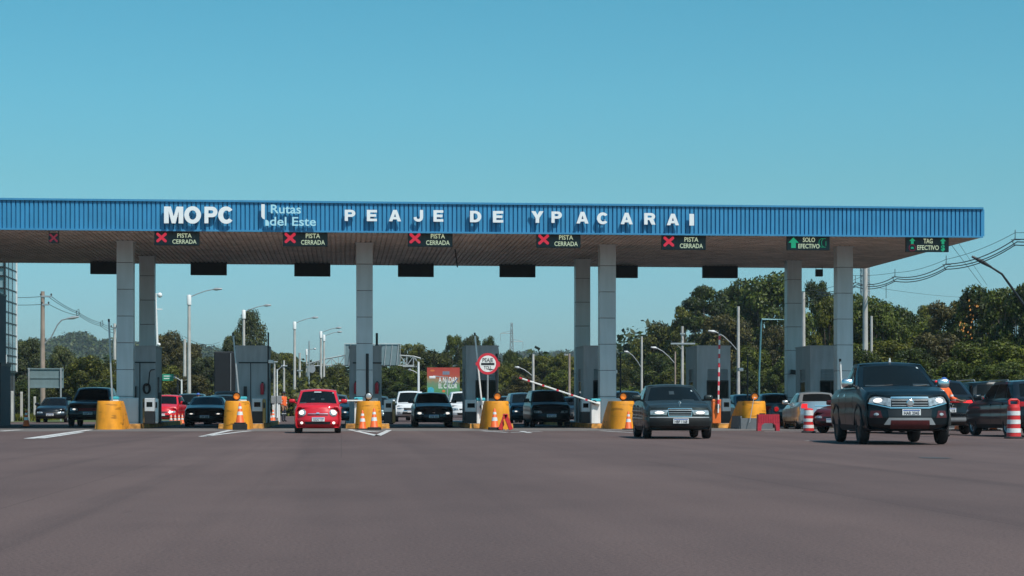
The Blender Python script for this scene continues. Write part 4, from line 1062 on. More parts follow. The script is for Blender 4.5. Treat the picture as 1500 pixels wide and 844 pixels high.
    for nm, quad, m_, off in spec.get('hood', []):
        b = MB(); patch(b, hood, quad, 8, 6, off, .0); b.build(nm, M[m_], t, 40)
    def plate_at(fn, c, cut_txt, pw=.40, ph=.13, sgn=-1, par=t):
        p = fn(spec.get('plate_a', 0), c); n = _nrm(fn, spec.get('plate_a', 0), c)
        yy = p.y + sgn*.025
        b = MB()
        T = Matrix.Translation((p.x, yy, p.z)) if sgn < 0 else Matrix.Translation((p.x, yy, p.z)) @ Matrix.Rotation(pi, 4, 'Z')
        b.mi(0).rbox(-pw/2, pw/2, -.005, .03, -ph/2, ph/2, .004, T)
        b.mi(1).box(-pw/2+.02, pw/2-.02, -.008, -.0055, ph/2-.032, ph/2-.012, T)
        if cut_txt: b.mi(2).text(cut_txt, 0, -.008, -.018, ph*.52, .0025, pw*.82, .025, T=T)
        b.build('number_plate', [M['plate'], M['plate_blue'], M['plate_ink']], par)
    plate_at(front, spec.get('plate_c', .40), plate)
    plate_at(rear, spec.get('rear_plate_c', .62), plate, sgn=1)
    if spec.get('flares'):
        for yy in (S_.a1, S_.a2):
            for sg in (-1, 1):
                b = MB(); vs = []; fs = []; n_ = 16; r0, r1 = S_.r*1.13, S_.r*1.30
                for k in range(n_+1):
                    q = pi*k/n_ ; cy, cz = cos(q), sin(q)
                    for r_, xo in ((r0, -.10), (r0, .015), (r1*.97, .02), (r1, -.06)): vs.append((sg*(W2*.985+xo), -S_.L/2+yy+r_*cy, S_.r+.02+r_*cz))
                for k in range(n_):
                    for j in range(3): fs.append((k*4+j, k*4+j+1, (k+1)*4+j+1, (k+1)*4+j) if sg > 0 else (k*4+j, (k+1)*4+j, (k+1)*4+j+1, k*4+j+1))
                b.add(vs, fs); b.build('wheel_arch', M['bumper_grey'], t, 50)
    # --- wheels
    for yy in (S_.a1, S_.a2):
        for sg in (-1, 1):
            T = Matrix.Translation((sg*(W2-.115), -S_.L/2+yy, S_.r)); r = S_.r; ww = .105
            b = MB(); b.lathe([(r*.35, -.07), (r*.35, .05)], 14, T, 'x'); wh = b.build('wheel', M['dark'], t)
            b = MB(); b.lathe([(r*.64, -ww*.8), (r*.70, -ww), (r*.93, -ww*.95), (r*.99, -ww*.6), (r, 0), (r*.99, ww*.6), (r*.93, ww*.95), (r*.70, ww), (r*.64, ww*.8), (r*.62, 0), (r*.64, -ww*.8)], 28, T, 'x'); b.build('tyre', M['tyre'], wh, 40)
            b = MB(); o_ = sg*ww*.55
            b.lathe([(r*.66, o_-.03), (r*.66, o_+.03), (r*.60, o_+.02), (r*.60, o_-.02), (r*.66, o_-.03)], 28, T, 'x')
            b.lathe([(r*.16, o_-.02), (r*.16, o_+.02)], 12, T, 'x')
            for k in range(spec.get('spokes', 5)):
                q = 2*pi*k/spec.get('spokes', 5); b.box(-.012+o_, .012+o_, -r*.09, r*.09, r*.1, r*.62, T @ Matrix.Rotation(q, 4, 'X'))
            b.lathe([(r*.60, o_-sg*.05-.004), (r*.60, o_-sg*.05+.004)], 20, T, 'x')
            b.build('rim', M[rim], wh, 40)
    return t, S_

HATCH = dict(L=3.9, W=1.68, H=1.50, zf=.74, zc=1.0, zr=1.04, zt=1.0, yc=.95, yrf=1.75, yrr=3.35, yrb=3.80, r=.30, a1=.75, a2=3.2, wb=.92, wr=.72, rear_rake=.05)
SEDAN = dict(L=4.5, W=1.76, H=1.44, zf=.68, zc=.93, zr=1.0, zt=.96, yc=1.25, yrf=2.05, yrr=3.2, yrb=3.85, r=.31, a1=.85, a2=3.5)
SUV = dict(L=4.65, W=1.86, H=1.74, zb=.28, zf=.92, zc=1.12, zr=1.16, zt=1.12, yc=1.2, yrf=1.95, yrr=4.1, yrb=4.52, r=.36, a1=.9, a2=3.7, wb=.93, wr=.74, rear_rake=.04, rake=.14)
VAN = dict(L=4.3, W=1.72, H=1.62, zf=.80, zc=1.05, zr=1.08, zt=1.05, yc=.85, yrf=1.65, yrr=3.8, yrb=4.2, r=.31, a1=.8, a2=3.4, wb=.93, wr=.76, rear_rake=.04)

# --- small red hatchback at the open lane
S_ = Shape(L=3.4, W=1.50, H=1.455, zb=.15, zf=.78, zc=.94, zr=.97, zt=.95, yc=.70, yrf=1.42, yrr=2.95, yrb=3.32, r=.27, a1=.62, a2=2.92, wb=.94, wr=.77, rake=.12, corner=.26)
car('red_hatchback', 'small red hatchback with round headlights leaving the open toll lane', 'car', S_, P_RED, 465.3, 60.6, 0, False, None, 'HAN 117', True, 1, 'glass', 'rim',
    dict(stickers_reflections=[(-.22,.18,.80,.86,'sticker'), (.82,.87,.80,.87,'sticker'), (-.88,-.56,.09,.16,'inside_reflection'), (-.34,-.18,.30,.40,'inside_reflection'), (.16,.32,.30,.40,'inside_reflection')], round_head=(.74, .76, .19, .195), bulb=(.74, .76, .11, .115), plate_c=.40, plate_a=.03, fog=(.76, .20, .065, .07, True),
         front=[('grille', [(-.50,.62),(.50,.62),(.48,.665),(-.48,.665)], 'grille', .006), ('chrome_bar', [(-.46,.70),(.50,.70),(.48,.73),(-.46,.73)], 'chrome', .010), ('emblem', [(-.06,.70),(.08,.70),(.08,.78),(-.06,.78)], 'chrome', .022),
                ('lower_grille', [(-.58,.12),(.58,.12),(.62,.27),(-.62,.27)], 'grille', .006)], mirror=(.10, .05, .062)))
# --- dark green saloon merging
S_ = Shape(L=4.5, W=1.79, H=1.475, zb=.21, zf=.80, zc=.985, zr=1.0, zt=.96, yc=1.42, yrf=2.2, yrr=3.3, yrb=3.95, r=.315, a1=.83, a2=3.52, wb=.91, wr=.70, rake=.06, corner=.17, hood_edge=.05)
t_, S2 = car('dark_saloon', 'dark green saloon with chrome slatted grille and lit square headlights', 'car', S_, P_WORN, 996.5, 49.4, radians(-3.6), False, None, 'HBF 1168', True, 1, 'glass', 'rim',
    dict(stickers_reflections=[(-.14,.06,.44,.64,'inside_reflection'), (.78,.84,.66,.74,'sticker'), (.30,.72,.08,.15,'inside_reflection')], head=[(.44,.66),(.94,.66),(.96,.88),(.40,.90)], bulb=(.66,.77,.15,.065), plate_c=.36, plate_a=.02, slats=(3, 'steel'),
         front=[('grille_surround', [(-.37,.57),(.37,.57),(.42,.96),(-.42,.96)], 'chrome', .012), ('grille', [(-.350,.595),(.350,.595),(.405,.94),(-.405,.94)], 'grille', .02),
                ('bumper_band', [(-.97,.515),(.97,.515),(.97,.565),(-.97,.565)], 'lamp_grey', .006), ('bumper_face', [(-.96,.12),(.96,.12),(.97,.505),(-.97,.505)], 'bumper_grey', .008), ('lower_grille', [(-.55,.02),(.55,.02),(.6,.15),(-.6,.15)], 'grille', .008)], handle_m=M['black']))
b = MB(); p = S2.body(0, -.965, 1); b.tube([(0, p.y, p.z), (0, p.y, p.z+.07)], .006, 6)
b.tube([(.035*cos(q), p.y, p.z+.10+.035*sin(q)) for q in [2*pi*k/14 for k in range(15)]], .005, 5, cap=False)
for k in range(3): b.tube([(0, p.y, p.z+.10), (.035*sin(2*pi*k/3), p.y, p.z+.10+.035*cos(2*pi*k/3))], .005, 5)
b.build('hood_ornament', M['chrome'], t_)
b = MB(); b.box(-.07, .05, -S2.L/2+S2.yrf-.02, -S2.L/2+S2.yrf+.01, 1.19, 1.24); b.build('rear_view_mirror', M['lamp_grey'], t_)
# --- black pickup
S_ = Shape(L=5.3, W=1.96, H=1.88, zb=.29, zf=1.06, zc=1.27, zr=1.26, zt=1.20, yc=1.28, yrf=2.24, yrr=3.15, yrb=3.60, r=.39, a1=.95, a2=3.95, wb=.93, wr=.73, rake=.10, corner=.30, rear_rake=.02, sides=((-.90,-.06),(.0,.72)))
t_, S2 = car('black_pickup', 'black double cab pickup with chrome grille and red fog lamp surrounds', 'pickup', S_, P_BLUEBLACK, 1333.5, 41.4, radians(-5.6), False, None, 'HAR 2045', True, 1, 'glass', 'rim_dark',
    dict(stickers_reflections=[(.80,.85,.82,.88,'sticker'), (.40,.85,.09,.17,'inside_reflection'), (-.85,-.35,.09,.13,'inside_reflection')], head=[(.50,.70),(.96,.80),(.99,.985),(.46,.915)], bulb=(.78,.86,.10,.065), plate_c=.50, plate_a=.03, fog=(.80,.43,.055,.05,False), slats=(3, 'lamp_grey'), bed=(3.72, 5.20), handles=(-.02, .30), handle_m=M['chrome'], seams=(-.36, .0, .33),
         flares=True, mirror=(.135, .08, .105), mirror_m=M['chrome'], tail=[(.80,.5),(.97,.5),(.97,.95),(.82,.95)], spokes=6,
         front=[('chrome_band', [(-.48,.615),(.48,.615),(.50,.655),(-.50,.655)], 'chrome', .022), ('lamp_brow', [(-.50,.915),(.50,.915),(.49,.955),(-.49,.955)], 'chrome', .02), ('grille', [(-.43,.66),(.43,.66),(.46,.91),(-.46,.91)], 'grille', .016),
                ('lower_grille', [(-.52,.36),(.52,.36),(.55,.59),(-.55,.59)], 'grille', .010), ('skid_plate', [(-.64,.12),(.64,.12),(.52,.33),(-.52,.33)], 'steel', .03), ('skid_inset', [(-.50,.02),(.50,.02),(.47,.26),(-.47,.26)], 'maroon', .035)]))
fr = lambda a, c: S2.body(a, -1, c)
for sg in (1, -1):
    b = MB(); q = [(.66,.33),(.95,.33),(.93,.55),(.72,.55)] if sg > 0 else [(-.95,.33),(-.66,.33),(-.72,.55),(-.93,.55)]
    patch(b, fr, q, 6, 4, .006, .01); b.build('red_fog_surround', M['maroon'], t_)
    for qq in ([(.40,.645),(.56,.60),(.60,.63),(.44,.665)],):
        b = MB(); q = [(.46,.615),(.97,.765),(.98,.80),(.48,.655)] if sg > 0 else [(-.97,.765),(-.46,.615),(-.48,.655),(-.98,.80)]
        patch(b, fr, q, 8, 1, .022, .01); b.build('chrome_sweep', M['chrome'], t_)
    # lamp inner chrome
    b = MB(); q = [(.46,.67),(.56,.70),(.55,.91),(.47,.91)] if sg > 0 else [(-.56,.70),(-.46,.67),(-.47,.91),(-.55,.91)]
    patch(b, fr, q, 3, 3, .016, .01); b.build('grille_wing', M['headlamp'], t_)
b = MB(); p = fr(0, .785); b.lathe([(.085, -.045), (.075, -.055), (.04, -.06)], 24, Matrix.Translation((0, p.y, p.z)), 'y'); em = b.build('emblem', M['chrome'], t_, 40)
b = MB(); b.lathe([(.062, -.064), (.05, -.066)], 20, Matrix.Translation((0, p.y, p.z)), 'y'); b.build('emblem_field', M['lamp_grey'], em)
b = MB()
for sg, x0_ in ((1, -.62), (1, .12)): b.tube([tuple(S2.cabin(x0_/.8, -1, .06) + Vector((0,-.03,.0))), tuple(S2.cabin((x0_+.5)/.8, -1, .12) + Vector((0,-.03,.01)))], .012, 5)
b.build('wiper', M['black'], t_)
b = MB(); b.prism([(-.025, 0), (.025, 0), (.008, .1), (-.008, .1)], -S2.L/2+S2.yrf+.1, -S2.L/2+S2.yrf+.16, Matrix.Translation((0, 0, S2.H-.03))); b.build('roof_antenna', M['white'], t_)
bl = MB(); bl.rbox(-S2.W*.43, S2.W*.43, -S2.L/2+3.75, -S2.L/2+5.18, .78, .84, .01); bl.build('bed_floor', M['black'], t_)
# --- right-hand cars seen from behind
S_ = Shape(**{**SEDAN, 'L':4.55, 'W':1.74, 'H':1.45, 'zt':1.02, 'zr':1.02})
car('silver_saloon', 'silver saloon seen from behind waiting between drum and toll booth', 'car', S_, P_SILVER, 1205, 71.5, radians(-4.0), True, None, '', False, 1, 'tint', 'rim',
    dict(tail=[(.70,.70),(.98,.70),(.98,.92),(.74,.92)], back=[('bumper_insert', [(-.7,.06),(.7,.06),(.72,.2),(-.72,.2)], 'bumper_grey', .008), ('chrome_strip', [(-.36,.80),(.36,.80),(.36,.845),(-.36,.845)], 'chrome', .012)]), brake=True)
S_ = Shape(**{**SEDAN, 'zf':.62, 'zc':.88})
car('maroon_saloon', 'maroon saloon turning out from behind the black pickup', 'car', S_, P_MAROON, 1219, 60.5, radians(-42), False, None, '', False, 1, 'glass')
S_ = Shape(**{**SUV, 'W':1.81, 'H':1.70, 'zb':.26, 'yrr':3.9, 'yrb':4.55})
t_, S2 = car('black_crossover', 'black crossover seen from behind with three-diamond badge and red tail bar', 'car', S_, P_BLACK, 1391, 57.5, 0, True, None, 'AAEK 318', False, 1, 'tint', 'rim',
    dict(tail=[(.55,.80),(.98,.78),(.96,.90),(.55,.88)], rear_plate_c=.52,
         back=[('tail_bar', [(-.55,.815),(.55,.815),(.55,.85),(-.55,.85)], 'taillamp', .012), ('chrome_strip', [(-.62,.37),(.62,.37),(.62,.385),(-.62,.385)], 'chrome', .02), ('lower_chrome_strip', [(-.62,.27),(.62,.27),(.62,.29),(-.62,.29)], 'chrome', .02),
               ('skid_plate', [(-.66,.08),(.66,.08),(.70,.24),(-.70,.24)], 'lamp_grey', .014)]), brake=True)
b = MB(); p = S2.body(0, 1, .79)
for k in range(3):
    T = Matrix.Translation((p.x, p.y+.02, p.z)) @ Matrix.Rotation(2*pi*k/3, 4, 'Y'); b.prism([(0,.0),(.028,.045),(0,.09),(-.028,.045)], 0, .012, T)
b.build('diamond_badge', M['chrome'], t_)
b = MB(); p = S2.cabin(0, 1, .95); b.rbox(-.22, .22, p.y-.02, p.y+.05, p.z-.03, p.z+.02, .01); b.build('high_brake_light', M['taillamp_on'], t_)
S_ = Shape(**{**SUV, 'H':1.78, 'W':1.88})
t_, S2 = car('dark_offroader', 'tall dark off-roader with roof rails behind the black crossover', 'car', S_, P_BLUEBLACK, 1462, 67, 0, True, None, '', False, 0)
b = MB()
for sg in (-1, 1): b.tube([(sg*.62, -S2.L/2+1.9, 1.74), (sg*.62, -S2.L/2+2.0, 1.80), (sg*.62, -S2.L/2+3.9, 1.80), (sg*.62, -S2.L/2+4.05, 1.73)], .02, 6)
b.build('roof_rail', M['steel'], t_)
S_ = Shape(**{**SUV, 'H':1.62, 'L':4.5, 'W':1.83, 'zb':.24, 'r':.35, 'zr':1.06, 'zc':1.02, 'zf':.85, 'zt':1.05, 'yrr':3.7, 'yrb':4.3})
car('dark_crossover', 'dark grey-blue crossover cut off by the frame beside the tall drum', 'car', S_, paint('deep_grey_paint', (.014, .02, .026), .3, .3), 1536, 52.3, radians(.5), True, None, '', False, 1, 'glass', 'rim',
    dict(tail=[(.62,.74),(.98,.72),(.98,.90),(.66,.90)], spokes=6), brake=False)
# --- queue in the lanes, facing the camera
S_ = Shape(**SEDAN)
car('black_saloon', 'black saloon under the sign back beyond the lone cone', 'car', S_, P_BLACK, 73, 106, 0, False, None, 'BKE 402', False, 0)
S_ = Shape(**{**SUV, 'H':1.76})
car('black_offroader', 'black off-roader with one lit lamp beside the first yellow nose', 'car', S_, P_BLACK, 128.5, 82.5, 0, False, None, 'HAP 771', True, 0, 'tint', 'rim_dark', dict(slats=(3, 'taillamp'), front=[('grille', [(-.44,.56),(.44,.56),(.48,.80),(-.48,.80)], 'grille', .012), ('lower_grille', [(-.5,.12),(.5,.12),(.55,.32),(-.55,.32)], 'grille', .008)]))
S_ = Shape(**{**HATCH, 'H':1.55})
car('red_car', 'red car partly hidden by the first booth behind a row of cones', 'car', S_, P_RED, 236, 101, radians(-4), False, None, '', True, 0)
S_ = Shape(**{**SUV, 'H':1.68})
car('grey_offroader', 'grey-green off-roader with a worker in orange behind its bonnet', 'car', S_, P_TEAL, 276, 108, 0, False, None, '', False, 0, 'glass')
S_ = Shape(**{**SEDAN, 'H':1.36, 'W':1.80})
car('low_black_saloon', 'low black saloon with both headlights lit beside the second yellow nose', 'car', S_, P_GREENBLACK, 299.5, 82.5, 0, False, None, 'CFT 208', True, 0, spec=dict(head=[(.52,.62),(.90,.60),(.92,.74),(.55,.76)]))
S_ = Shape(**{**SUV, 'H':1.50, 'zf':.8, 'zc':1.0, 'zr':1.03})
car('dark_hatchback', 'dark car queuing directly behind the low black saloon', 'car', S_, P_TEAL, 325, 92, 0, False, None, '', True, 0, 'glass')
S_ = Shape(**{**SUV, 'H':1.74})
car('dark_wagon', 'dark wagon deep in the queue in front of the dark lorry', 'car', S_, P_BLUEBLACK, 331, 99.5, 0, False, None, '', False, 0, 'glass')
S_ = Shape(**HATCH)
car('grey_hatchback', 'dark grey hatchback peeking out behind the small red hatchback', 'car', S_, P_GREY, 489, 92, 0, False, None, '', True, 0, 'glass')
S_ = Shape(**SEDAN)
car('dark_saloon_queue', 'dark saloon half hidden behind the nose with two slim cones', 'car', S_, P_TEAL, 551, 94, 0, False, None, '', True, 0, 'glass')
S_ = Shape(**{**SUV, 'H':1.84, 'zb':.34})
car('white_offroader', 'white off-roader with black grille waiting in the sunlit queue', 'car', S_, P_WHITE, 602, 110, radians(-1), False, None, '', False, 0, 'glass', 'rim_dark',
    dict(head=[(.56,.66),(.95,.70),(.96,.80),(.52,.78)], fog=(.78,.30,.06,.05,False), front=[('grille', [(-.46,.50),(.46,.50),(.52,.80),(-.52,.80)], 'grille', .012), ('lower_grille', [(-.62,.08),(.62,.08),(.56,.34),(-.56,.34)], 'grille', .012),
         ('chrome_band', [(-.55,.44),(.55,.44),(.52,.49),(-.52,.49)], 'chrome', .02)]))
S_ = Shape(**SEDAN)
car('grey_saloon', 'grey saloon behind the white off-roader, mirror showing', 'car', S_, P_GREY, 582, 122, 0, False, None, '', False, 0, 'glass')
S_ = Shape(**{**HATCH, 'H':1.50, 'W':1.66, 'L':3.8})
car('black_hatchback', 'black hatchback with white plate in the lane before the billboard', 'car', S_, P_BLACK, 635.5, 79.5, 0, False, None, 'AHB 352', True, 0, 'tint', 'rim', dict(head=[(.54,.55),(.96,.52),(.96,.82),(.66,.79)], bulb=(.78,.67,.11,.09), plate_c=.40,
    front=[('grille', [(-.40,.62),(.40,.62),(.44,.74),(-.44,.74)], 'grille', .008), ('emblem', [(-.07,.66),(.07,.66),(.07,.735),(-.07,.735)], 'chrome', .02), ('lower_grille', [(-.55,.12),(.55,.12),(.60,.28),(-.60,.28)], 'grille', .008)]))
S_ = Shape(**{**SUV, 'H':1.76})
car('white_car', 'white car mostly hidden behind the booth with the round sign', 'car', S_, P_WHITE, 683, 104, 0, False, None, '', False, 0, 'glass')
S_ = Shape(**HATCH)
car('dark_compact', 'dark compact car whose roof shows beside the amber lamp of the fourth nose', 'car', S_, P_TEAL, 745, 104, 0, False, None, '', False, 0, 'glass')
S_ = Shape(**{**VAN, 'H':1.60})
car('steel_blue_car', 'steel blue car with a bright lamp beside the dark people carrier', 'car', S_, P_STEELBLUE, 773, 93, 0, False, None, '', True, 0, 'glass')
S_ = Shape(**VAN)
car('dark_people_carrier', 'dark blue people carrier under the half lowered barrier arm', 'car', S_, P_BLUEBLACK, 808, 81, 0, False, None, 'BTC 615', False, 0, 'tint')
S_ = Shape(**SEDAN)
car('dark_lit_car', 'dark car with bright lamps deep in the gap beside the gate with lowered arm', 'car', S_, P_BLACK, 846, 100, 0, False, None, '', True, 0)
S_ = Shape(**{**SUV, 'H':1.72})
car('dark_blue_car', 'dark blue car glimpsed between amber lamp and dark green saloon', 'car', S_, P_STEELBLUE, 926, 96, 0, False, None, '', False, 0, 'glass')
S_ = Shape(**HATCH)
car('dark_teal_car', 'dark teal car behind the payment cabinet by the orange gate', 'car', S_, P_TEAL, 1106, 90, 0, False, None, '', True, 0, 'glass')
S_ = Shape(**{**SEDAN, 'H':1.5})
car('dark_waiting_car', 'dark car beside the silver saloon behind the red plastic barrier', 'car', S_, P_TEAL, 1147, 85, 0, True, None, '', False, 0, 'glass')
# --- dark lorry behind the plain booth, its closed rear doors toward us
x, y = wd(346, 106); t = thing('box_lorry', 'dark box lorry standing behind the plain booth with conduits', 'lorry', (x, y, 0))
h = zat(515, 106)
b = MB(); b.rbox(-1.22, 1.22, .04, 6.6, 1.0, h, .04); b.build('cargo_box', M['dark'], t)
for sg in (-1, 1):
    b = MB(); b.rbox(min(sg*.015, sg*1.17), max(sg*.015, sg*1.17), 0, .05, 1.05, h-.07, .012); d_ = b.build('rear_door', M['dark'], t)
    b = MB(); b.tube([(sg*.30, -.03, 1.06), (sg*.30, -.03, h-.1)], .022, 6); b.build('lock_rod', M['lamp_grey'], d_)
    b = MB(); b.rbox(sg*.95-.18, sg*.95+.18, -.02, .05, .72, .86, .015); b.build('tail_light', M['taillamp'], t)
    for yy in (1.2, 7.6):
        T = Matrix.Translation((sg*.98, yy, .48)); b = MB(); b.lathe([(.2, -.1), (.2, .1)], 12, T, 'x'); wh = b.build('wheel', M['dark'], t); b = MB(); b.lathe([(.28, -.13), (.46, -.13), (.48, 0), (.46, .13), (.28, .13), (.27, 0), (.28, -.13)], 24, T, 'x'); b.build('tyre', M['tyre'], wh)
b = MB(); b.rbox(-1.1, 1.1, 6.8, 8.6, .55, 2.75, .14); b.build('cab', P_BLACK, t, 40)
b = MB(); b.rbox(-.98, .98, 8.56, 8.63, 1.55, 2.45, .015); b.build('windscreen', M['tint'], t)
b = MB(); b.box(-.5, .5, .1, 8.4, .5, .99); b.build('chassis', M['black'], t)
b = MB(); b.rbox(-1.1, 1.1, .0, .12, .50, .68, .03); b.build('bumper', M['bumper_grey'], t)
# ================================================================== poles, lamps, wires
def pole_pts(h, lean=0.0): return [(0,0,0), (lean*.5, 0, h*.5), (lean, 0, h)]
def tapered(b, h, r0, r1, lean=0.0, n=10): b.tube(pole_pts(h, lean), [r0, (r0+r1)/2, r1], n)
def luminaire(b, p, dirx, L=.75, T=None):
    """flat cobra head starting at p, pointing along x direction"""
    x, y, z = p
    b.tube([(x, y, z), (x+dirx*L*.3, y, z+.02), (x+dirx*L, y, z+.05)], [.05, .11, .05], 8)
def street_lamp(u, d, H, label, tip=None, base=None, m='concrete_pole', r0=.16, r1=.11, collar=True, group='concrete street lamps behind the toll', name='street_lamp', u_top=None):
    """tip: (u, v) of lamp head; arm rises from the pole top"""
    x, y = wd(u, d); t = thing(name, label, 'street lamp', (x, y, 0), 0, group)
    lean = 0 if u_top is None else (u_top-u)*d/F
    b = MB(); tapered(b, H, r0, r1, lean)
    b.build('pole', M[m], t, 40)
    if collar:
        b = MB(); b.lathe([(r1*1.05, H-.75), (r1*1.6, H-.72), (r1*1.6, H-.02), (r1*1.2, H+.05)], 12, Matrix.Translation((lean, 0, 0))); b.build('collar', M['white'], t, 40)
    if tip:
        tu, tv = tip; dx = (tu-(u_top or u))*d/F + lean; tz = zat(tv, d); s = 1 if dx > lean else -1
        z0 = H-.15 if base is None else zat(base, d)
        b = MB(); pts = [(lean, 0, z0), (lean+(dx-lean)*.25, 0, z0+(tz-z0)*.42), (lean+(dx-lean)*.5, 0, z0+(tz-z0)*.75), (lean+(dx-lean)*.72, 0, z0+(tz-z0)*.93)]
        b.tube(pts, .036, 8); b.build('arm', M['lamp_grey'], t, 40)
        b = MB(); q = pts[-1]; Lh = (dx-q[0]); b.tube([q, (q[0]+Lh*.35, 0, q[2]+(tz-q[2])*.5), (dx, 0, tz)], [.05, .12, .06], 8); b.build('lamp_head', M['lamp_grey'], t, 40)
    return t
street_lamp(277, 148, zat(433, 148), 'tallest concrete street lamp, arm reaching toward the second black display', (325, 423))
street_lamp(357, 170, zat(455, 170), 'concrete street lamp in front of the feathery tall tree', (397, 447))
street_lamp(431.5, 193, zat(472, 193), 'concrete street lamp standing alone above the worker in orange', (466, 465))
street_lamp(470, 215, zat(486, 215), 'front one of two close-set street lamps over the red hatchback', (500, 480))
street_lamp(474.5, 228, zat(491, 228), 'rear one of two close-set street lamps over the red hatchback', (501, 486))
street_lamp(449, 240, zat(512, 240), 'far thin street lamp between the lone lamp and the paired lamps', (463, 511), group=None, r0=.12, r1=.09)
street_lamp(406, 160, zat(541, 160), 'low curved lamp post beside two plain posts near the worker', (417, 536), None, 'white', .07, .05, False, 'thin lamp posts')
street_lamp(613, 150, zat(530, 150), 'pale thin lamp post in front of the dark trees by the billboard', (598, 542), 548, 'white', .11, .08, False, 'thin lamp posts')
street_lamp(781, 160, zat(519, 160), 'pale lamp post behind the tip of the half lowered barrier arm', (754, 538), 552, 'concrete_pole', .13, .10, False, 'thin lamp posts')
street_lamp(834, 155, zat(518, 155), 'brownish lamp post beside the booth behind the third front column', (826, 520), None, 'brown_pole', .11, .09, False, 'thin lamp posts')
street_lamp(940, 160, zat(493, 160), 'pale pole with lamp arm reaching back to the third front column', (914, 515), 540, 'concrete_pole', .105, .08, False, 'thin lamp posts')
street_lamp(989, 148, zat(515, 148), 'dark thin pole with curved lamp beside the pole with crossarm', (953, 509), 533, 'brown_pole', .08, .06, False, 'thin lamp posts')
street_lamp(1081.5, 142, zat(449, 142), 'tall concrete pole with curved lamp reaching over the raised striped arm', (1037, 485), 515, 'concrete_pole', .135, .10, False, 'thin lamp posts')
street_lamp(266, 150, zat(556, 150), 'small curved white lamp below the green sign', (254, 553), None, 'white', .08, .06, False, 'thin lamp posts')
# lamp whose arm enters the frame at the right
d = 104; x, y = wd(1530, d); t = thing('street_lamp', 'dark curved street lamp arm rising in front of the flowering tree', 'street lamp', (x, y, 0))
A = lambda u, v: ((u-1530)*d/F, 0, zat(v, d))
b = MB(); b.tube([(0,0,0), (0,0,4.2), A(1515, 468), A(1494, 440), A(1478, 418), A(1466, 402), A(1448, 391)], [.11, .10, .08, .075, .07, .06, .055], 8); b.build('pole', M['dark'], t, 40)
b = MB(); b.tube([A(1450, 392), A(1436, 384), A(1421, 376.5)], [.06, .12, .06], 8); b.build('lamp_head', M['dark'], t, 40)
# left utility pole lamp
d = 138; x0, y0 = wd(63, d)

def utility_pole(u, d, vtop, label, m='concrete_pole', r0=.19, r1=.13, arms=(), name='utility_pole', group='utility poles carrying the cables', transformer=False):
    x, y = wd(u, d); H = zat(vtop, d); t = thing(name, label, 'utility pole', (x, y, 0), 0, group)
    b = MB(); tapered(b, H, r0, r1); b.build('pole', M[m], t, 40)
    for (va, ua, ub) in arms:
        z = zat(va, d); b = MB(); b.box((ua-u)*d/F, (ub-u)*d/F, -.16, -.07, z-.06, z+.06)
        b.tube([((ua-u)*d/F*.6, -.12, z), (0, -.1, z-.5)], .02, 5)
        b.build('crossarm', M['steel'], t)
        for q in (ua, ub):
            bi = MB(); bi.lathe([(.03, z+.06), (.06, z+.10), (.06, z+.17), (.03, z+.22)], 8, Matrix.Translation(((q-u)*d/F*.94, -.12, 0)))
            bi.build('insulator', M['sign_black'], t)
    if transformer:
        b = MB(); b.lathe([(.22, 0), (.24, .05), (.24, .6), (.2, .66)], 12, Matrix.Translation((-.3, -.2, H*.55))); b.build('transformer', M['lamp_grey'], t, 40)
    return t
up = utility_pole(62.5, 138, 427, 'brownish utility pole behind the blank sign back, cables fanning from its crossarms', 'brown_pole', .20, .14, [(434.5, 60, 76), (446.5, 62, 72)])
b = MB(); A = lambda u, v: ((u-62.5)*138/F, -.05, zat(v, 138)); b.tube([A(63, 506), A(75, 494), A(84, 476), A(90, 469), A(98, 467)], .05, 6); b.build('lamp_arm', M['lamp_grey'], up, 40)
b = MB(); b.tube([A(97, 467), A(106, 465.5), A(115, 464)], [.05, .12, .05], 8); b.build('lamp_head', M['lamp_grey'], up, 40)
utility_pole(168, 184, 474, 'slim utility pole just beside the first front column', 'concrete_pole', .17, .13, [(480, 163, 171)])
utility_pole(270.5, 180, 497, 'short concrete pole right beside the tallest street lamp', 'concrete_pole', .17, .14)
utility_pole(304, 230, 525, 'short pale pole in front of the dark lorry', 'concrete_pole', .15, .12, [(530, 303, 309)])
utility_pole(402, 175, 529, 'plain pale post beside the black camera pole of the booth', 'concrete_pole', .11, .09, [(530, 401, 407)])
utility_pole(416, 185, 528, 'pale post with tiny crossarm above the worker in orange', 'concrete_pole', .12, .09, [(536, 412, 421)])
utility_pole(439, 210, 517, 'pale concrete pole just beside the lone street lamp', 'concrete_pole', .15, .12, [(543, 435, 443)])
utility_pole(999.5, 150, 478, 'concrete pole with wide crossarm and insulators over the dark saloon', 'concrete_pole', .13, .10, [(503.5, 982, 1018), (489, 996, 1003)])
utility_pole(1177, 137, 428, 'pale utility pole rising beside the last rear column', 'concrete_pole', .16, .12)
utility_pole(1267.5, 118, 391, 'tall white concrete pole carrying cables beside the last front column', 'concrete_pole', .20, .14)
utility_pole(1276.5, 122, 463, 'shorter thin pole beside the tall white cable pole', 'concrete_pole', .11, .08)
# slim white mast with dome camera
d = 138; x, y = wd(232, d); H = zat(430, d); t = thing('camera_mast', 'slim leaning white mast with dome camera beside the first rear column', 'camera mast', (x, y, 0))
b = MB(); b.tube([(0, 0, 0), (-.03, 0, 4), (-.2, 0, H)], [.12, .10, .06], 8); b.tube([(-.2, 0, H-.05), (.05, 0, H)], .03, 6); b.build('mast', M['white'], t, 40)
b = MB(); b.ball((.10, 0, H-.12), .19, 12); b.ball((.05, -.08, zat(505, d)), .12, 10); b.box(-.1, .28, -.05, .05, zat(453, d)-.04, zat(453, d)+.04); b.build('dome_camera', M['white'], t, 60)

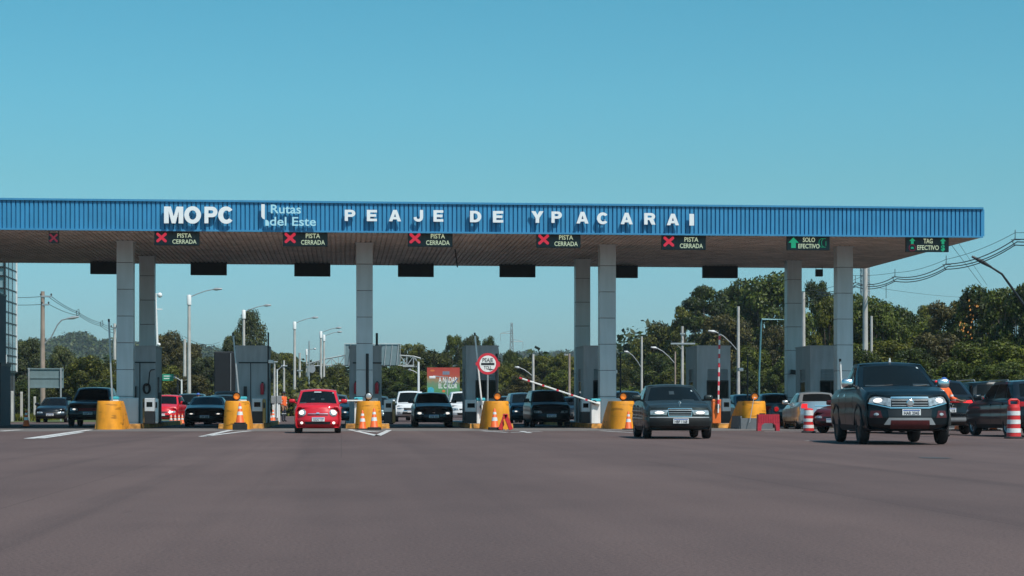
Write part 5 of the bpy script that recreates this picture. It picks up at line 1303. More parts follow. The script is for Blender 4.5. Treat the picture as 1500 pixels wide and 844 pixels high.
# cables
def cable(label, pts, sag=0.0, r=.022, group='cables', name='power_cable'):
    P = []
    for (p, q) in zip(pts, pts[1:]):
        n = 14
        for k in range(n+ (1 if q is pts[-1] else 0)):
            s_ = k/n; P.append((p[0]+(q[0]-p[0])*s_, p[1]+(q[1]-p[1])*s_, p[2]+(q[2]-p[2])*s_ - sag*4*s_*(1-s_)))
    b = MB(); b.tube(P, r, 5, False); return tag(b.build(name, M['wire']), label, 'cable', group)
def W3(u, v, d): x, y = wd(u, d); return (x, y, zat(v, d))
# right bundle: passes spacers
spc = [((1196, 427), (1196, 431), 150), ((1253, 414), (1253, 420), 124), ((1311, 405.3), (1311, 412), 111), ((1386, 387), (1386, 394.5), 101), ((1487, 350.5), (1487, 359), 91), ((1600, 318), (1600, 330), 80)]
for k, (lb, f) in enumerate([('uppermost of three thick spaced cables crossing the sky beside the canopy corner', 0.0), ('middle of three thick spaced cables crossing the sky beside the canopy corner', .45), ('lowest of three thick spaced cables crossing the sky beside the canopy corner', 1.0)]):
    cable(lb, [W3(a[0] + (3 if k == 1 else 0), a[1] + (c[1]-a[1])*f, d) for a, c, d in spc], .28, .026, 'thick cables on spacers')
cable('thin messenger wire above the three spaced cables', [W3(1225, 401, 130), W3(1311, 399.5, 111), W3(1386, 380, 101), W3(1487, 341, 91), W3(1600, 322, 80)], .15, .012, 'thin wires')
for i, (a, c, d) in enumerate(spc[1:5]):
    x, y = wd(a[0], d); z = zat(c[1], d)
    t = thing('cable_spacer', ['cable spacer hanging beside the last front column', 'cable spacer hanging below the TAG EFECTIVO sign', 'cable spacer hanging just beyond the canopy corner', 'cable spacer hanging highest over the flowering tree'][i], 'cable spacer', (x, y, z), 0, 'spacers on the thick cables')
    h = zat(a[1], d)-z
    b = MB(); b.tube([(0,0,-.05), (-.12,0,h*.5), (0,0,h+.12), (.14,0,h*.5), (0,0,-.05)], .022, 5); b.tube([(0,0,h), (0,0,h+.45)], .018, 5); b.tube([(-.2,0,h*.9), (.25,0,h*.9)], .018, 5); b.build('spacer', M['wire'], t)
cable('thin wire sloping down across the sky behind the canopy corner', [W3(1268, 412, 118), W3(1300, 424, 140), W3(1420, 436, 190)], .1, .012, 'thin wires')
cable('short drop wire below the thick cables beside the tall white pole', [W3(1298, 415, 118), W3(1298, 437, 118)], 0, .018, 'thin wires')
cable('slanting stay wire rising behind the dark lamp head', [W3(1393, 358, 108), W3(1438, 418, 120)], 0, .013, 'stay wires')
cable('thinner slanting stay wire rising behind the dark lamp head', [W3(1400, 350, 108), W3(1446, 418, 124)], 0, .010, 'stay wires')
for lb, v in [('upper wire between last rear column and pale utility pole', 421), ('lower wire between last rear column and pale utility pole', 432.5)]:
    cable(lb, [W3(1177, v+6, 137), W3(1268, v-18, 118)], .2, .014, 'thin wires')
# left bundle
lb = ['uppermost cable from the brownish pole sloping to the slim pole', 'middle cable from the brownish pole sloping to the slim pole', 'lowest cable from the brownish pole sloping to the slim pole']
for k, (ua, va, uc, vc) in enumerate([(75, 434, 171, 480), (70, 434, 168, 483), (72, 446, 168, 488)]):
    cable(lb[k], [W3(ua, va, 138), W3(113+k*1.5, 456.5+k*3, 152), W3(148, 473+k*2.4, 168), W3(uc, vc, 184)], .12, .02, 'sloping cables')
for lb_, v0, v1 in [('upper level cable running to the glazed tower', 433.5, 434.5), ('lower level cable running to the glazed tower', 443.5, 446)]:
    cable(lb_, [W3(-30, v0, 130), W3(62, v1, 138)], .1, .02, 'level cables')
for i, (u, v, d) in enumerate([(113.5, 459, 152), (148.5, 475, 168)]):
    x, y = wd(u, d); t = thing('cable_spacer', ['cable spacer on the sloping cables by the curved lamp arm', 'cable spacer on the sloping cables before the first front column'][i], 'cable spacer', (x, y, zat(v, d)), 0)
    b = MB(); b.tube([(-.1,0,.15), (.1,0,.35), (.15,0,-.05), (-.05,0,-.22), (-.1,0,.15)], .03, 5); b.build('spacer', M['wire'], t)
for lb_, v in [('upper slack cable behind the tallest street lamp', 493), ('lower slack cable behind the tallest street lamp', 497)]:
    cable(lb_, [W3(270, v, 180), W3(322, v+8, 205)], .5, .02, 'slack cables')

# ================================================================== gantry, billboard, signs
d = 240; k = d/F; X0, Y0 = wd(560, d)
t = thing('sign_gantry', 'white lattice sign gantry spanning the road behind the second front column', 'sign gantry', (X0, Y0, 0))
g = lambda u, v: ((u-560)*k, 0, zat(v, d))
b = MB(); r = .075
top = [(450, 533.5), (476, 526), (506, 520.5), (585, 520.5), (606, 522), (638, 531)]; bot = [(450, 537), (476, 535.5), (585, 535.5), (638, 536)]
for yy in (0, 1.2):
    o = lambda p: (g(*p)[0], yy, g(*p)[2])
    b.tube([o(p) for p in top], r, 6); b.tube([o(p) for p in bot], r, 6)
    us = list(range(456, 640, 10))
    vt = lambda u: lerp_tab(top, u)
    vb = lambda u: lerp_tab(bot, u)
    for i, u in enumerate(us):
        b.tube([o((u, vt(u))), o((u, vb(u)))], .04, 5)
        if i: b.tube([o((us[i-1], vb(us[i-1]))), o((u, vt(u)))] if i % 2 else [o((us[i-1], vt(us[i-1]))), o((u, vb(u)))], .04, 5)
for p in bot + top: b.tube([g(*p), (g(*p)[0], 1.2, g(*p)[2])], .045, 5)
b.build('truss', M['gantry'], t)
b = MB(); b.box(g(590, 0)[0], g(640, 0)[0], -.1, 1.3, zat(537.5, d), zat(534.5, d)); b.build('walkway', M['gantry'], t)
for u in (638, 452):
    b = MB(); b.tube([g(u, 536)[:2] + (0,), g(u, 536)], .17, 10); b.build('leg', M['gantry'], t, 40)
for u0, u1 in ((506, 546), (549, 585)):
    b = MB(); b.box((u0-560)*k, (u1-560)*k, -.35, -.28, zat(535, d), zat(505, d)); b.build('sign_panel', M['sign_back'], t)
    b = MB()
    for q in range(4): u = u0 + (u1-u0)*(q+.5)/4; b.tube([((u-560)*k, -.5, zat(536, d)), ((u+3-560)*k, -.42, zat(504.5, d))], .05, 5)
    b.tube([((u0-1-560)*k, -.45, zat(504, d)), ((u1+1-560)*k, -.45, zat(504, d))], .045, 5); b.tube([((u0-1-560)*k, -.45, zat(536, d)), ((u0-1-560)*k, -.45, zat(504, d))], .045, 5); b.tube([((u1+1-560)*k, -.45, zat(536, d)), ((u1+1-560)*k, -.45, zat(504, d))], .045, 5)
    b.build('sign_frame', M['gantry'], t)

# billboard
d = 178; k = d/F; X0, Y0 = wd(649.5, d); t = thing('billboard', 'colourful billboard with white words EL CALOR behind the black hatchback', 'billboard', (X0, Y0, 0))
hw = 24*k; z0, z1 = zat(579, d), zat(538.5, d); zz = lambda v: zat(v, d)
mb = bpy.data.materials.new('billboard_print'); mb.use_nodes = True; nt = mb.node_tree; N = nt.nodes; Lk = nt.links; bs = N['Principled BSDF']; bs.inputs['Roughness'].default_value = .6
tcn = N.new('ShaderNodeTexCoord'); sp = N.new('ShaderNodeSeparateXYZ'); Lk.new(tcn.outputs['Object'], sp.inputs[0])
nn = N.new('ShaderNodeTexNoise'); nn.inputs['Scale'].default_value = 1.6; nn.inputs['Detail'].default_value = 5; Lk.new(tcn.outputs['Object'], nn.inputs['Vector'])
mr = N.new('ShaderNodeMapRange'); mr.inputs[1].default_value = z0; mr.inputs[2].default_value = z1; Lk.new(sp.outputs['Z'], mr.inputs[0])
am = N.new('ShaderNodeMath'); am.operation = 'MULTIPLY_ADD'; am.inputs[1].default_value = .5; Lk.new(nn.outputs['Fac'], am.inputs[0])
a2 = N.new('ShaderNodeMath'); a2.operation = 'SUBTRACT'; a2.inputs[1].default_value = .25; Lk.new(mr.outputs[0], am.inputs[2]); Lk.new(am.outputs[0], a2.inputs[0])
rp = N.new('ShaderNodeValToRGB'); e = rp.color_ramp.elements; e[0].position = 0; e[0].color = (.07, .24, .10, 1); e[1].position = 1; e[1].color = (.42, .045, .03, 1)
for p, c in ((.25, (.10, .28, .12, 1)), (.42, (.16, .24, .14, 1)), (.56, (.36, .20, .10, 1)), (.70, (.44, .07, .04, 1))): q = e.new(p); q.color = c
Lk.new(a2.outputs[0], rp.inputs['Fac']); Lk.new(rp.outputs['Color'], bs.inputs['Base Color'])
b = MB(); b.box(-hw, hw, 0, .12, z0, z1); b.build('printed_face', mb, t)
b = MB(); b.prism([(-hw+.03, z0+.02), (-hw+.62, z0+.02), (-hw+.66, zz(570)), (-hw+.45, zz(567)), (-hw+.1, zz(568))], -.006, -.001); b.build('cyan_patch', mat('cyan_print', (.05, .38, .50), .6), t)
b = MB(); b.disc(-hw+.5, zz(543), .22, .10, -.006, -.001, 12); b.disc(-hw+1.55, zz(573), .16, .12, -.006, -.001, 12); b.build('orange_patch', mat('orange_print', (.62, .16, .04), .6), t)
b = MB(); b.box(-hw+1.45, -hw+2.1, -.006, -.001, zz(549), zz(544)); b.build('emblem_patch', mat('grey_print', (.18, .20, .26), .6), t)
b = MB(); b.text('A NADAR', -hw+1.95, -.008, zz(556.5), .50, .006, 1.75, .02); b.text('EL CALOR', -hw+1.95, -.008, zz(565.5), .42, .006, 1.75, .02); b.build('lettering', M['sign_white'], t)
b = MB(); b.tube([(hw-.65, -.012, zz(563)), (hw-.35, -.012, zz(557)), (hw-.18, -.012, zz(554))], .05, 6); b.build('blue_stroke', mat('blue_print', (.10, .16, .32), .6), t)
for sx in (-.6, .6):
    b = MB(); b.tube([(sx*hw, .3, 0), (sx*hw, .3, z1)], .09, 8); b.build('post', M['steel'], t, 40)
# security camera head near billboard
d = 120; x, y = wd(632, d); t = thing('camera_post', 'small white camera on a thin arm crossing the billboard edge', 'camera', (x+1.0, y, 0))
b = MB(); b.tube([(0, 0, 0), (0, 0, zat(553, d)), (-.9, 0, zat(551, d))], .04, 6); b.build('post', M['steel'], t, 40); b = MB(); b.rbox(-1.15, -.75, -.1, .1, zat(553, d)-.08, zat(553, d)+.08, .03, None); b.build('camera', M['white'], t)
# blank sign back at left
d = 117; k = d/F; x, y = wd(66.5, d); t = thing('sign_board', 'blank grey-green back of a two-post road sign beside the brownish pole', 'road sign', (x, y, 0))
b = MB(); b.box(-26*k, 26*k, .06, .10, zat(568, d), zat(540, d)); b.build('board', M['sign_back'], t)
b = MB(); b.box(-26*k, 26*k, .0, .055, zat(541.2, d), zat(539.5, d)); b.box(-26*k, 26*k, .02, .055, zat(554.5, d), zat(553, d)); b.box(-26*k, 26*k, .0, .055, zat(568.5, d), zat(566.8, d)); b.build('rail', M['sign_back'], t)
for u in (-23.5, 22.5):
    b = MB(); b.box(u*k-.045, u*k+.045, -.09, -.0, 0, zat(539, d)); b.build('post', M['steel'], t)
# green direction sign, far
d = 150; k = d/F; x, y = wd(246, d); t = thing('direction_sign', 'small green road sign beyond the slim white mast', 'road sign', (x, y, 0))
b = MB(); b.box(-8*k, 8*k, 0, .06, zat(558, d), zat(548, d)); b.build('board', M['sign_green'], t)
b = MB(); b.box(-6*k, 5*k, -.006, -.001, zat(551.6, d), zat(550.4, d)); b.box(-6*k, 2*k, -.006, -.001, zat(555.2, d), zat(554, d)); b.build('white_lines', M['sign_white'], t)
b = MB(); b.tube([(-9*k, .1, zat(550, d)), (14*k, .1, zat(550, d)), (14*k, .1, 0)], .08, 6); b.build('post', M['dark'], t)
# small round sign behind people carrier
d = 112; x, y = wd(786.5, d); t = thing('round_sign', 'small round red-rimmed sign peeping over the dark people carrier', 'road sign', (x, y, 0))
T = Matrix.Translation((0, 0, zat(578.5, d))); b = MB(); b.disc(0, 0, .22, .22, 0, .02, 24, T); b.build('rim', M['sign_red'], t); b = MB(); b.disc(0, 0, .17, .17, -.004, -.0005, 24, T); b.build('face', M['sign_white'], t)
b = MB(); b.tube([(0, .04, 0), (0, .04, zat(578, d))], .03, 6); b.build('post', M['steel'], t)
b = MB(); b.box(-.03, .03, -.008, -.0045, -.1, .1, T); b.build('stroke', M['sign_black'], t)
# round grey sign / dish by gantry
d = 200; x, y = wd(457, d); t = thing('mirror_sign', 'round pale disc on a thin post near the gantry end', 'road sign', (x, y, 0))
T = Matrix.Translation((0, 0, zat(540.5, d))); b = MB(); b.disc(0, 0, .36, .42, 0, .03, 20, T); b.build('disc', M['lamp_grey'], t); b = MB(); b.tube([(-.3, .05, 0), (-.3, .05, zat(500, d))], .07, 6); b.build('post', M['steel'], t)
# over-height portal
d = 104; k = d/F; x, y = wd(1112, d); t = thing('height_portal', 'thin teal over-height portal reaching behind the last rear column', 'portal', (x, y, 0))
b = MB(); b.tube([(0, 0, 0), (0, 0, 2.5), (3.2*k, 0, zat(470, d)-.15), (4*k, 0, zat(468, d)), (58*k, 0, zat(468.5, d)), (58*k, 0, 0)], .05, 8); b.build('frame', mat('teal_steel', (.10, .24, .27), .5, .2), t, 40)
# lattice pylon far and mast behind the tall white pole
def lattice(name, label, u, d, vtop, vbot, w0, w1, arms=(), m='lamp_grey', r=.1, n=9):
    x, y = wd(u, d); k = d/F; z0 = max(0, zat(vbot, d)) if vbot else 0; z1 = zat(vtop, d)
    t = thing(name, label, 'lattice mast', (x, y, 0)); b = MB()
    P = lambda s_, q: tuple([( -1 if q in (0,3) else 1)*(w0+(w1-w0)*s_)/2, (-1 if q in (0,1) else 1)*(w0+(w1-w0)*s_)/2, z1*s_])
    for q in range(4): b.tube([P(0, q), P(1, q)], r, 5)
    for i in range(n):
        s0, s1 = i/n, (i+1)/n
        for q in range(4):
            b.tube([P(s0, q), P(s1, (q+1) % 4)], r*.6, 4); b.tube([P(s0, (q+1) % 4), P(s1, q)], r*.6, 4); b.tube([P(s1, q), P(s1, (q+1) % 4)], r*.6, 4)
    b.build('lattice', M[m], t)
    for va, ua, ub in arms:
        b = MB(); b.tube([((ua-u)*k, 0, zat(va, d)), ((ub-u)*k, 0, zat(va, d))], r*1.1, 5); b.tube([((ua-u)*k, 0, zat(va, d)), (0, 0, zat(va-4, d))], r*.7, 4) ; b.tube([((ub-u)*k, 0, zat(va, d)), (0, 0, zat(va-4, d))], r*.7, 4)
        e = ua if abs(ua-u) > abs(ub-u) else ub
        b.tube([((e-u)*k, 0, zat(va, d)), ((e-u)*k, 0, zat(va+11, d))], r*.7, 4); b.build('crossarm', M[m], t)
    return t
lattice('power_pylon', 'far steel lattice pylon with two uneven arms above the hill', 749.5, 620, 473, None, 2.4, .5, [(488.5, 733, 752), (500.5, 747, 766)], r=.085, n=16)
lattice('lattice_mast', 'slender lattice mast directly behind the tall white cable pole', 1267, 300, 372, None, 1.3, 1.1, (), 'steel', .07, 30)

# ================================================================== left edge: office and glazed tower
GBX, GBY = wd(-15, 86)
t = thing('office_building', 'dark grey toll office corner at the edge of the frame', 'office building', (GBX, GBY, 0))
k = 86/F
mo = streak(mat('office_wall', (.085, .09, .095), .7, 0, .08, 1), .75, 2, .3, .5)
b = MB(); b.box(-7, 15.5*k, 0, 2.6, 0, zat(532, 86)); b.box(-7, 9*k, 0, 2.6, zat(532, 86)+.001, zat(430, 86)); b.build('wall', mo, t)
b = MB(); b.box(-7.1, 9.6*k, -.08, 2.65, zat(430, 86)+.001, zat(427, 86)); b.box(-7, 16.2*k, -.06, 2.65, zat(532, 86)-.12, zat(531, 86)-.004); b.build('roof', M['dark'], t)
b = MB(); b.box(-6, 4*k, -.03, .02, zat(508, 86), zat(455, 86)); b.build('window', M['glass'], t)
b = MB(); b.box(-5.8, 5*k, -.03, .02, zat(585, 86), zat(545, 86)); b.build('lower_window', M['glass'], t)
d = 112; k = d/F; x, y = wd(-15, d); t = thing('glazed_tower', 'glazed stair tower with exposed steel frame rising beside the office', 'tower', (x, y, 0))
zt = 11.5
mgl = mat('pale_glass', (.25, .38, .42), .08, .0, .55, .55, spec=.8)
b = MB(); b.box(-6, 21.5*k, .1, 4, zat(545, d), zt); b.build('glazing', mgl, t)
b = MB()
for u in (9, 21.5, 0, -10): b.box(u*k-.05, u*k+.05, -.02, .098, 0, zt)
for yy in (1.3, 2.6): b.box(21.52*k, 22*k, yy-.04, yy+.04, 0, zt)
for v in (391, 404, 422, 440, 456, 472, 489, 508, 520, 531, 543): b.box(-6, 22*k, -.03, .098, zat(v, d)-.04, zat(v, d)+.04); b.box(21.52*k, 22.1*k, .1, 4, zat(v, d)-.04, zat(v, d)+.04)
b.build('steel_frame', M['dark'], t)
b = MB(); b.box(20.5*k, 22.6*k, 4.01, 4.2, zat(543, d), zt); b.build('white_corner', M['white'], t)
b = MB(); b.box(-6, 20*k, .2, 3.9, 0, zat(545, d)); b.build('base_wall', mo, t)
b = MB(); b.tube([(19*k, -.1, zat(524, d)), (23.5*k, -.14, zat(520, d)), (23*k, -.1, zat(538, d))], .07, 6); b.box(16*k, 25*k, -.25, -.05, zat(559, d), zat(551, d)); b.build('bracket', M['white'], t)
# fence posts along the verge
for i, (u, d, v, lb) in enumerate([(18, 112, 573, 'weathered fence post closest to the office wall'), (31.5, 122, 574, 'pale fence post between office and sign back'), (51, 128, 581, 'pale fence post under the blank sign back'), (25, 150, 585, 'short far fence post in the grass')]):
    x, y = wd(u, d); t = thing('fence_post', lb, 'fence post', (x, y, 0), 0, 'fence posts on the verge')
    b = MB(); b.rbox(-.075, .075, -.075, .075, 0, zat(v, d), .02); b.tube([(0, -.07, zat(v, d)-.1), (0, -.085, zat(v, d)-.15)], .015, 5); b.build('post', M['concrete_pole'], t)
# cabinet and plinth blocks near the worker
for u0, u1, v0, v1, d, lb, m in [(397, 404, 580, 591, 108, 'grey control box on a post by the worker in orange', 'lamp_grey'), (405, 412.5, 580, 591, 110, 'second grey control box next to the worker in orange', 'lamp_grey')]:
    x, y = wd((u0+u1)/2, d); k = d/F; t = thing('control_box', lb, 'control box', (x, y, 0))
    b = MB(); b.rbox(-(u1-u0)/2*k, (u1-u0)/2*k, 0, .3, zat(v1, d), zat(v0, d), .02); b.build('housing', M[m], t); b = MB(); b.box(-.06, .06, .05, .2, 0, zat(v1, d)); b.build('stand', M['white'], t)

# ================================================================== people
def person(label, loc, rz, joints, h, vest=True, cap=None, trousers=True):
    """joints: name -> (x, y, z) with 1.0 = body height; facing -y"""
    t = thing('person', label, 'person', loc, rz)
    J = {k_: Vector(v_)*h for k_, v_ in joints.items()}
    names = list(J); verts = [J[n_] for n_ in names]; id_ = {n_: i for i, n_ in enumerate(names)}
    E = [('pelvis','waist'),('waist','chest'),('chest','neck'),('neck','chin'),('chin','head'),('head','crown')]
    R = dict(pelvis=.085, waist=.075, chest=.09, neck=.033, chin=.042, head=.052, crown=.036)
    for s_ in 'lr':
        E += [('chest','sh'+s_),('sh'+s_,'el'+s_),('el'+s_,'wr'+s_),('wr'+s_,'pa'+s_),('pelvis','hip'+s_),('hip'+s_,'kn'+s_),('kn'+s_,'an'+s_),('an'+s_,'to'+s_)]
        R.update({'sh'+s_:.042,'el'+s_:.028,'wr'+s_:.018,'pa'+s_:.022,'hip'+s_:.058,'kn'+s_:.037,'an'+s_:.024,'to'+s_:.022})
    edges = [(id_[a], id_[c]) for a, c in E]; rad = [R[n_]*h for n_ in names]
    for s_ in 'lr':                       # fingers
        pa, wr = J['pa'+s_], J['wr'+s_]; dr = (pa-wr).normalized(); sd = dr.cross(Vector((1, 0, 0)));
        sd = sd.normalized() if sd.length > .1 else Vector((0, 1, 0))
        for k_, (o, L) in enumerate([(-.016, .036), (-.005, .042), (.006, .039), (.016, .031)]):
            p1 = pa + (sd*o + dr*.02)*h; p2 = p1 + (dr*L*.6)*h; p3 = p2 + (dr*L*.4 + Vector((0, -.008, 0)))*h
            n0 = len(verts); verts += [p1, p2, p3]; rad += [.0055*h]*3; edges += [(id_['pa'+s_], n0), (n0, n0+1), (n0+1, n0+2)]
        p1 = wr + (dr*.02 - sd*.02)*h; n0 = len(verts); verts += [p1, p1 + (dr*.03 - sd*.012)*h]; rad += [.006*h]*2; edges += [(id_['wr'+s_], n0), (n0, n0+1)]
    nz = J['head'] + Vector((0, -.058, -.004))*h; n0 = len(verts); verts.append(nz); rad.append(.010*h); edges.append((id_['head'], n0))
    me = bpy.data.meshes.new('body'); me.from_pydata([v[:] for v in verts], edges, [])
    o = bpy.data.objects.new('body', me); COL.objects.link(o)
    sk = o.modifiers.new('skin', 'SKIN'); sk.use_smooth_shade = True
    for i, v in enumerate(me.skin_vertices[0].data): v.radius = (rad[i], rad[i]*.85); v.use_root = (i == id_['pelvis'])
    ss = o.modifiers.new('sub', 'SUBSURF'); ss.levels = 2; ss.render_levels = 2
    bpy.context.view_layer.update()
    m2 = bpy.data.meshes.new_from_object(o.evaluated_get(bpy.context.evaluated_depsgraph_get()))
    o.modifiers.clear(); o.data = m2; bpy.data.meshes.remove(me); m2.name = 'body'
    m2.materials.clear(); m2.materials.append(M['skin']); o.parent = t
    def garment(nm, test, off, m):
        vs = {}; b = MB(); fs = []
        for p in m2.polygons:
            if all(test(m2.vertices[i].co) for i in p.vertices):
                f = []
                for i in p.vertices:
                    if i not in vs: vs[i] = len(vs)
                    f.append(vs[i])
                fs.append(f)
        if not fs: return None
        inv = sorted(vs, key=vs.get); b.add([m2.vertices[i].co + m2.vertices[i].normal*off for i in inv], fs); return b.build(nm, m, t, 80)
    zsh, zhip = J['neck'].z, J['pelvis'].z
    hand = lambda c: min((c-J['pal']).length, (c-J['par']).length) > .10*h and min((c-J['wrl']).length, (c-J['wrr']).length) > .03*h
    garment('orange_jacket', lambda c: zhip - .03*h < c.z < J['chin'].z - .05*h and hand(c), .018, M['vest'])
    garment('trousers', lambda c: c.z < zhip + .02*h and c.z > .05*h and hand(c), .010, M['navy'])
    garment('shoes', lambda c: c.z < .06*h, .008, M['black'])
    for z0 in (.26, .60, .68):
        lo, hi = z0*h, (z0+.022)*h
        garment('reflective_band', lambda c: lo - .012*h < c.z < hi + .012*h and hand(c), .024, M['reflect_white'])
    for s_ in (-1, 1):
        b = MB(); b.ball(tuple(J['head'] + Vector((s_*.019, -.046, .006))*h), .007*h, 8); b.build('eye', M['sign_black'], t)
        b = MB(); b.ball(tuple(J['head'] + Vector((s_*.052, 0, -.002))*h), (.008*h, .014*h, .02*h), 8); b.build('ear', M['skin'], t)
    b = MB(); b.box(J['chin'].x-.016*h, J['chin'].x+.016*h, J['chin'].y-.043*h, J['chin'].y-.036*h, J['chin'].z+.008*h, J['chin'].z+.014*h); b.build('mouth', M['sign_red'], t)
    b = MB(); hd = J['head']; b.lathe([(.058*h, 0), (.062*h, .01*h), (.056*h, .03*h), (.03*h, .055*h), (.01*h, .06*h)], 16, Matrix.Translation(hd + Vector((0, .003*h, .012*h))))
    b.prism([(hd.x-.045*h, hd.z+.012*h), (hd.x+.045*h, hd.z+.012*h), (hd.x+.04*h, hd.z+.020*h), (hd.x-.04*h, hd.z+.020*h)], hd.y-.10*h, hd.y-.03*h)
    b.build('cap', cap or M['navy'], t, 50)
    return t
BASE = dict(pelvis=(0,0,.52), waist=(0,0,.60), chest=(0,.0,.73), neck=(0,.0,.835), chin=(0,-.012,.875), head=(0,-.008,.925), crown=(0,.004,.965),
    shl=(.105,0,.79), ell=(.135,.01,.63), wrl=(.13,-.03,.50), pal=(.128,-.04,.465), shr=(-.105,0,.79), elr=(-.135,.01,.63), wrr=(-.13,-.03,.50), par=(-.128,-.04,.465),
    hipl=(.052,0,.50), knl=(.058,-.006,.28), anl=(.06,.01,.045), tol=(.065,-.07,.02), hipr=(-.052,0,.50), knr=(-.058,-.006,.28), anr=(-.06,.01,.045), tor=(-.065,-.07,.02))
x, y = wd(415.5, 112); person('worker in orange jacket standing between the island and the red hatchback', (x, y, 0), radians(55), BASE, zat(573, 112)-.0)
pose = dict(BASE); pose.update(elr=(-.17,-.05,.66), wrr=(-.12,-.17,.70), par=(-.10,-.20,.715))
x, y = wd(290.5, 104); person('worker in orange jacket and blue cap behind the low black saloon', (x, y, 0), radians(-20), pose, zat(575.5, 104), cap=M['cap_blue'])
pose = dict(BASE); pose.update(elr=(.155,-.07,.64), wrl=(.19,-.20,.60), ell=(.165,-.05,.64), pal=(.20,-.235,.60)); pose['elr'] = (-.135,.01,.63)
x, y = wd(1382.5, 53.5); person('worker in orange jacket and bright blue cap beside the wing mirror of the pickup', (x, y, 0), radians(35), pose, 1.67, cap=M['cap_blue'])
# ================================================================== vegetation
def crown_mesh(name, lobes, n, size, seed, m, squash=1.0, shell=.55):
    """leaf sprigs spread through a set of ellipsoid clumps; lobes: (x, y, z, rx, ry, rz, weight)"""
    rg = np.random.default_rng(seed)
    w_ = np.array([l[6]*l[3]*l[5] for l in lobes]); w_ = w_/w_.sum()
    li = rg.choice(len(lobes), n, p=w_); L = np.array([l[:6] for l in lobes])[li]
    dv = rg.normal(size=(n, 3)); dv /= np.linalg.norm(dv, axis=1, keepdims=True)
    rr = shell + (1.04-shell)*rg.random(n)**.6; rr *= 1 + .16*np.sin(dv[:,0]*7+seed)*np.sin(dv[:,2]*6+dv[:,1]*5)
    P = L[:, :3] + dv*rr[:, None]*L[:, 3:6]
    nrm = dv*.75 + rg.normal(size=(n, 3))*.55; nrm[:, 2] += .35; nrm /= np.linalg.norm(nrm, axis=1, keepdims=True)
    tg = np.cross(nrm, rg.normal(size=(n, 3))); tg /= np.linalg.norm(tg, axis=1, keepdims=True) + 1e-9; bt = np.cross(nrm, tg)
    s_ = size*(.55 + .9*rg.random(n))[:, None]; asp = (.42 + .3*rg.random(n))[:, None]
    V = np.empty((n, 4, 3)); V[:, 0] = P - tg*s_; V[:, 1] = P - bt*s_*asp + nrm*s_*.12; V[:, 2] = P + tg*s_; V[:, 3] = P + bt*s_*asp - nrm*s_*.1
    me = bpy.data.meshes.new(name); me.vertices.add(n*4); me.vertices.foreach_set('co', V.reshape(-1))
    me.loops.add(n*4); me.loops.foreach_set('vertex_index', np.arange(n*4, dtype=np.int32)); me.polygons.add(n)
    me.polygons.foreach_set('loop_start', np.arange(0, n*4, 4, dtype=np.int32)); me.polygons.foreach_set('loop_total', np.full(n, 4, dtype=np.int32))
    me.update(); me.validate(); me.materials.append(m); return me
def trunk_mesh(name, lobes, seed, h0=.3, r=.22):
    rd = random.Random(seed); b = MB()
    zc = min(l[2] for l in lobes); f = Vector((rd.uniform(-.2,.2), rd.uniform(-.2,.2), max(.8, zc*.62)))
    b.tube([(0,0,-.1), (f.x*.4, f.y*.4, f.z*.5), f], [r*1.25, r, r*.8], 9)
    for l in lobes:
        e = Vector(l[:3]); m1 = f.lerp(e, .5) + Vector((rd.uniform(-.25,.25), rd.uniform(-.25,.25), rd.uniform(-.1,.3)))
        b.tube([f, m1, e, e + Vector((rd.uniform(-.5,.5)*l[3], rd.uniform(-.3,.3)*l[4], l[5]*.6))], [r*.55, r*.38, r*.2, .02], 6)
        for k in range(3):
            q = e + Vector((rd.uniform(-.8,.8)*l[3], rd.uniform(-.8,.8)*l[4], rd.uniform(-.3,.8)*l[5])); b.tube([m1.lerp(e, .6), e.lerp(q, .5) + Vector((0,0,.1)), q], [r*.18, r*.1, .012], 5)
    me_o = b.build(name, M['trunk'], None, 60); me = me_o.data; bpy.data.objects.remove(me_o); return me
# prototypes are 10 m tall and about 8 m wide
def rand_lobes(seed, n, zlo, zhi, rad, rmin, rmax, flat=.75):
    rd = random.Random(seed); out = []
    for i in range(n):
        z = zlo + (zhi-zlo)*((i+.5)/n); a = i*2.4 + rd.uniform(-.4, .4)
        env = sin(pi*min(.93, max(.14, (z-zlo+.8)/(zhi-zlo+1.6))))**.7
        rr_ = rad*env*sqrt(rd.uniform(.25, 1)); r_ = rd.uniform(rmin, rmax)
        out.append((rr_*cos(a), rr_*sin(a), z, r_, r_, r_*flat, 1.0))
    return out
PROTO = {}
PROTO['round'] = rand_lobes(1, 34, 2.2, 9.0, 3.3, .8, 1.5, .66)
PROTO['round2'] = rand_lobes(5, 30, 2.0, 9.0, 3.4, .8, 1.6, .62)
PROTO['layered'] = [(0.2,0,9.2,1.5,1.4,.55,1.1), (-1.6,.4,8.4,1.6,1.4,.5,1), (1.9,-.3,8.1,1.7,1.5,.5,1), (-3.0,0,6.9,1.5,1.4,.5,1), (.2,.6,7.1,1.7,1.6,.5,1), (3.1,.2,6.6,1.4,1.4,.5,1), (-1.7,-.6,5.6,1.7,1.5,.5,1), (1.7,.5,5.3,1.7,1.6,.55,1), (-3.3,.3,4.8,1.3,1.2,.5,.9), (0,0,4.2,1.8,1.6,.6,.9), (3.2,-.3,4.2,1.3,1.3,.5,.9)]
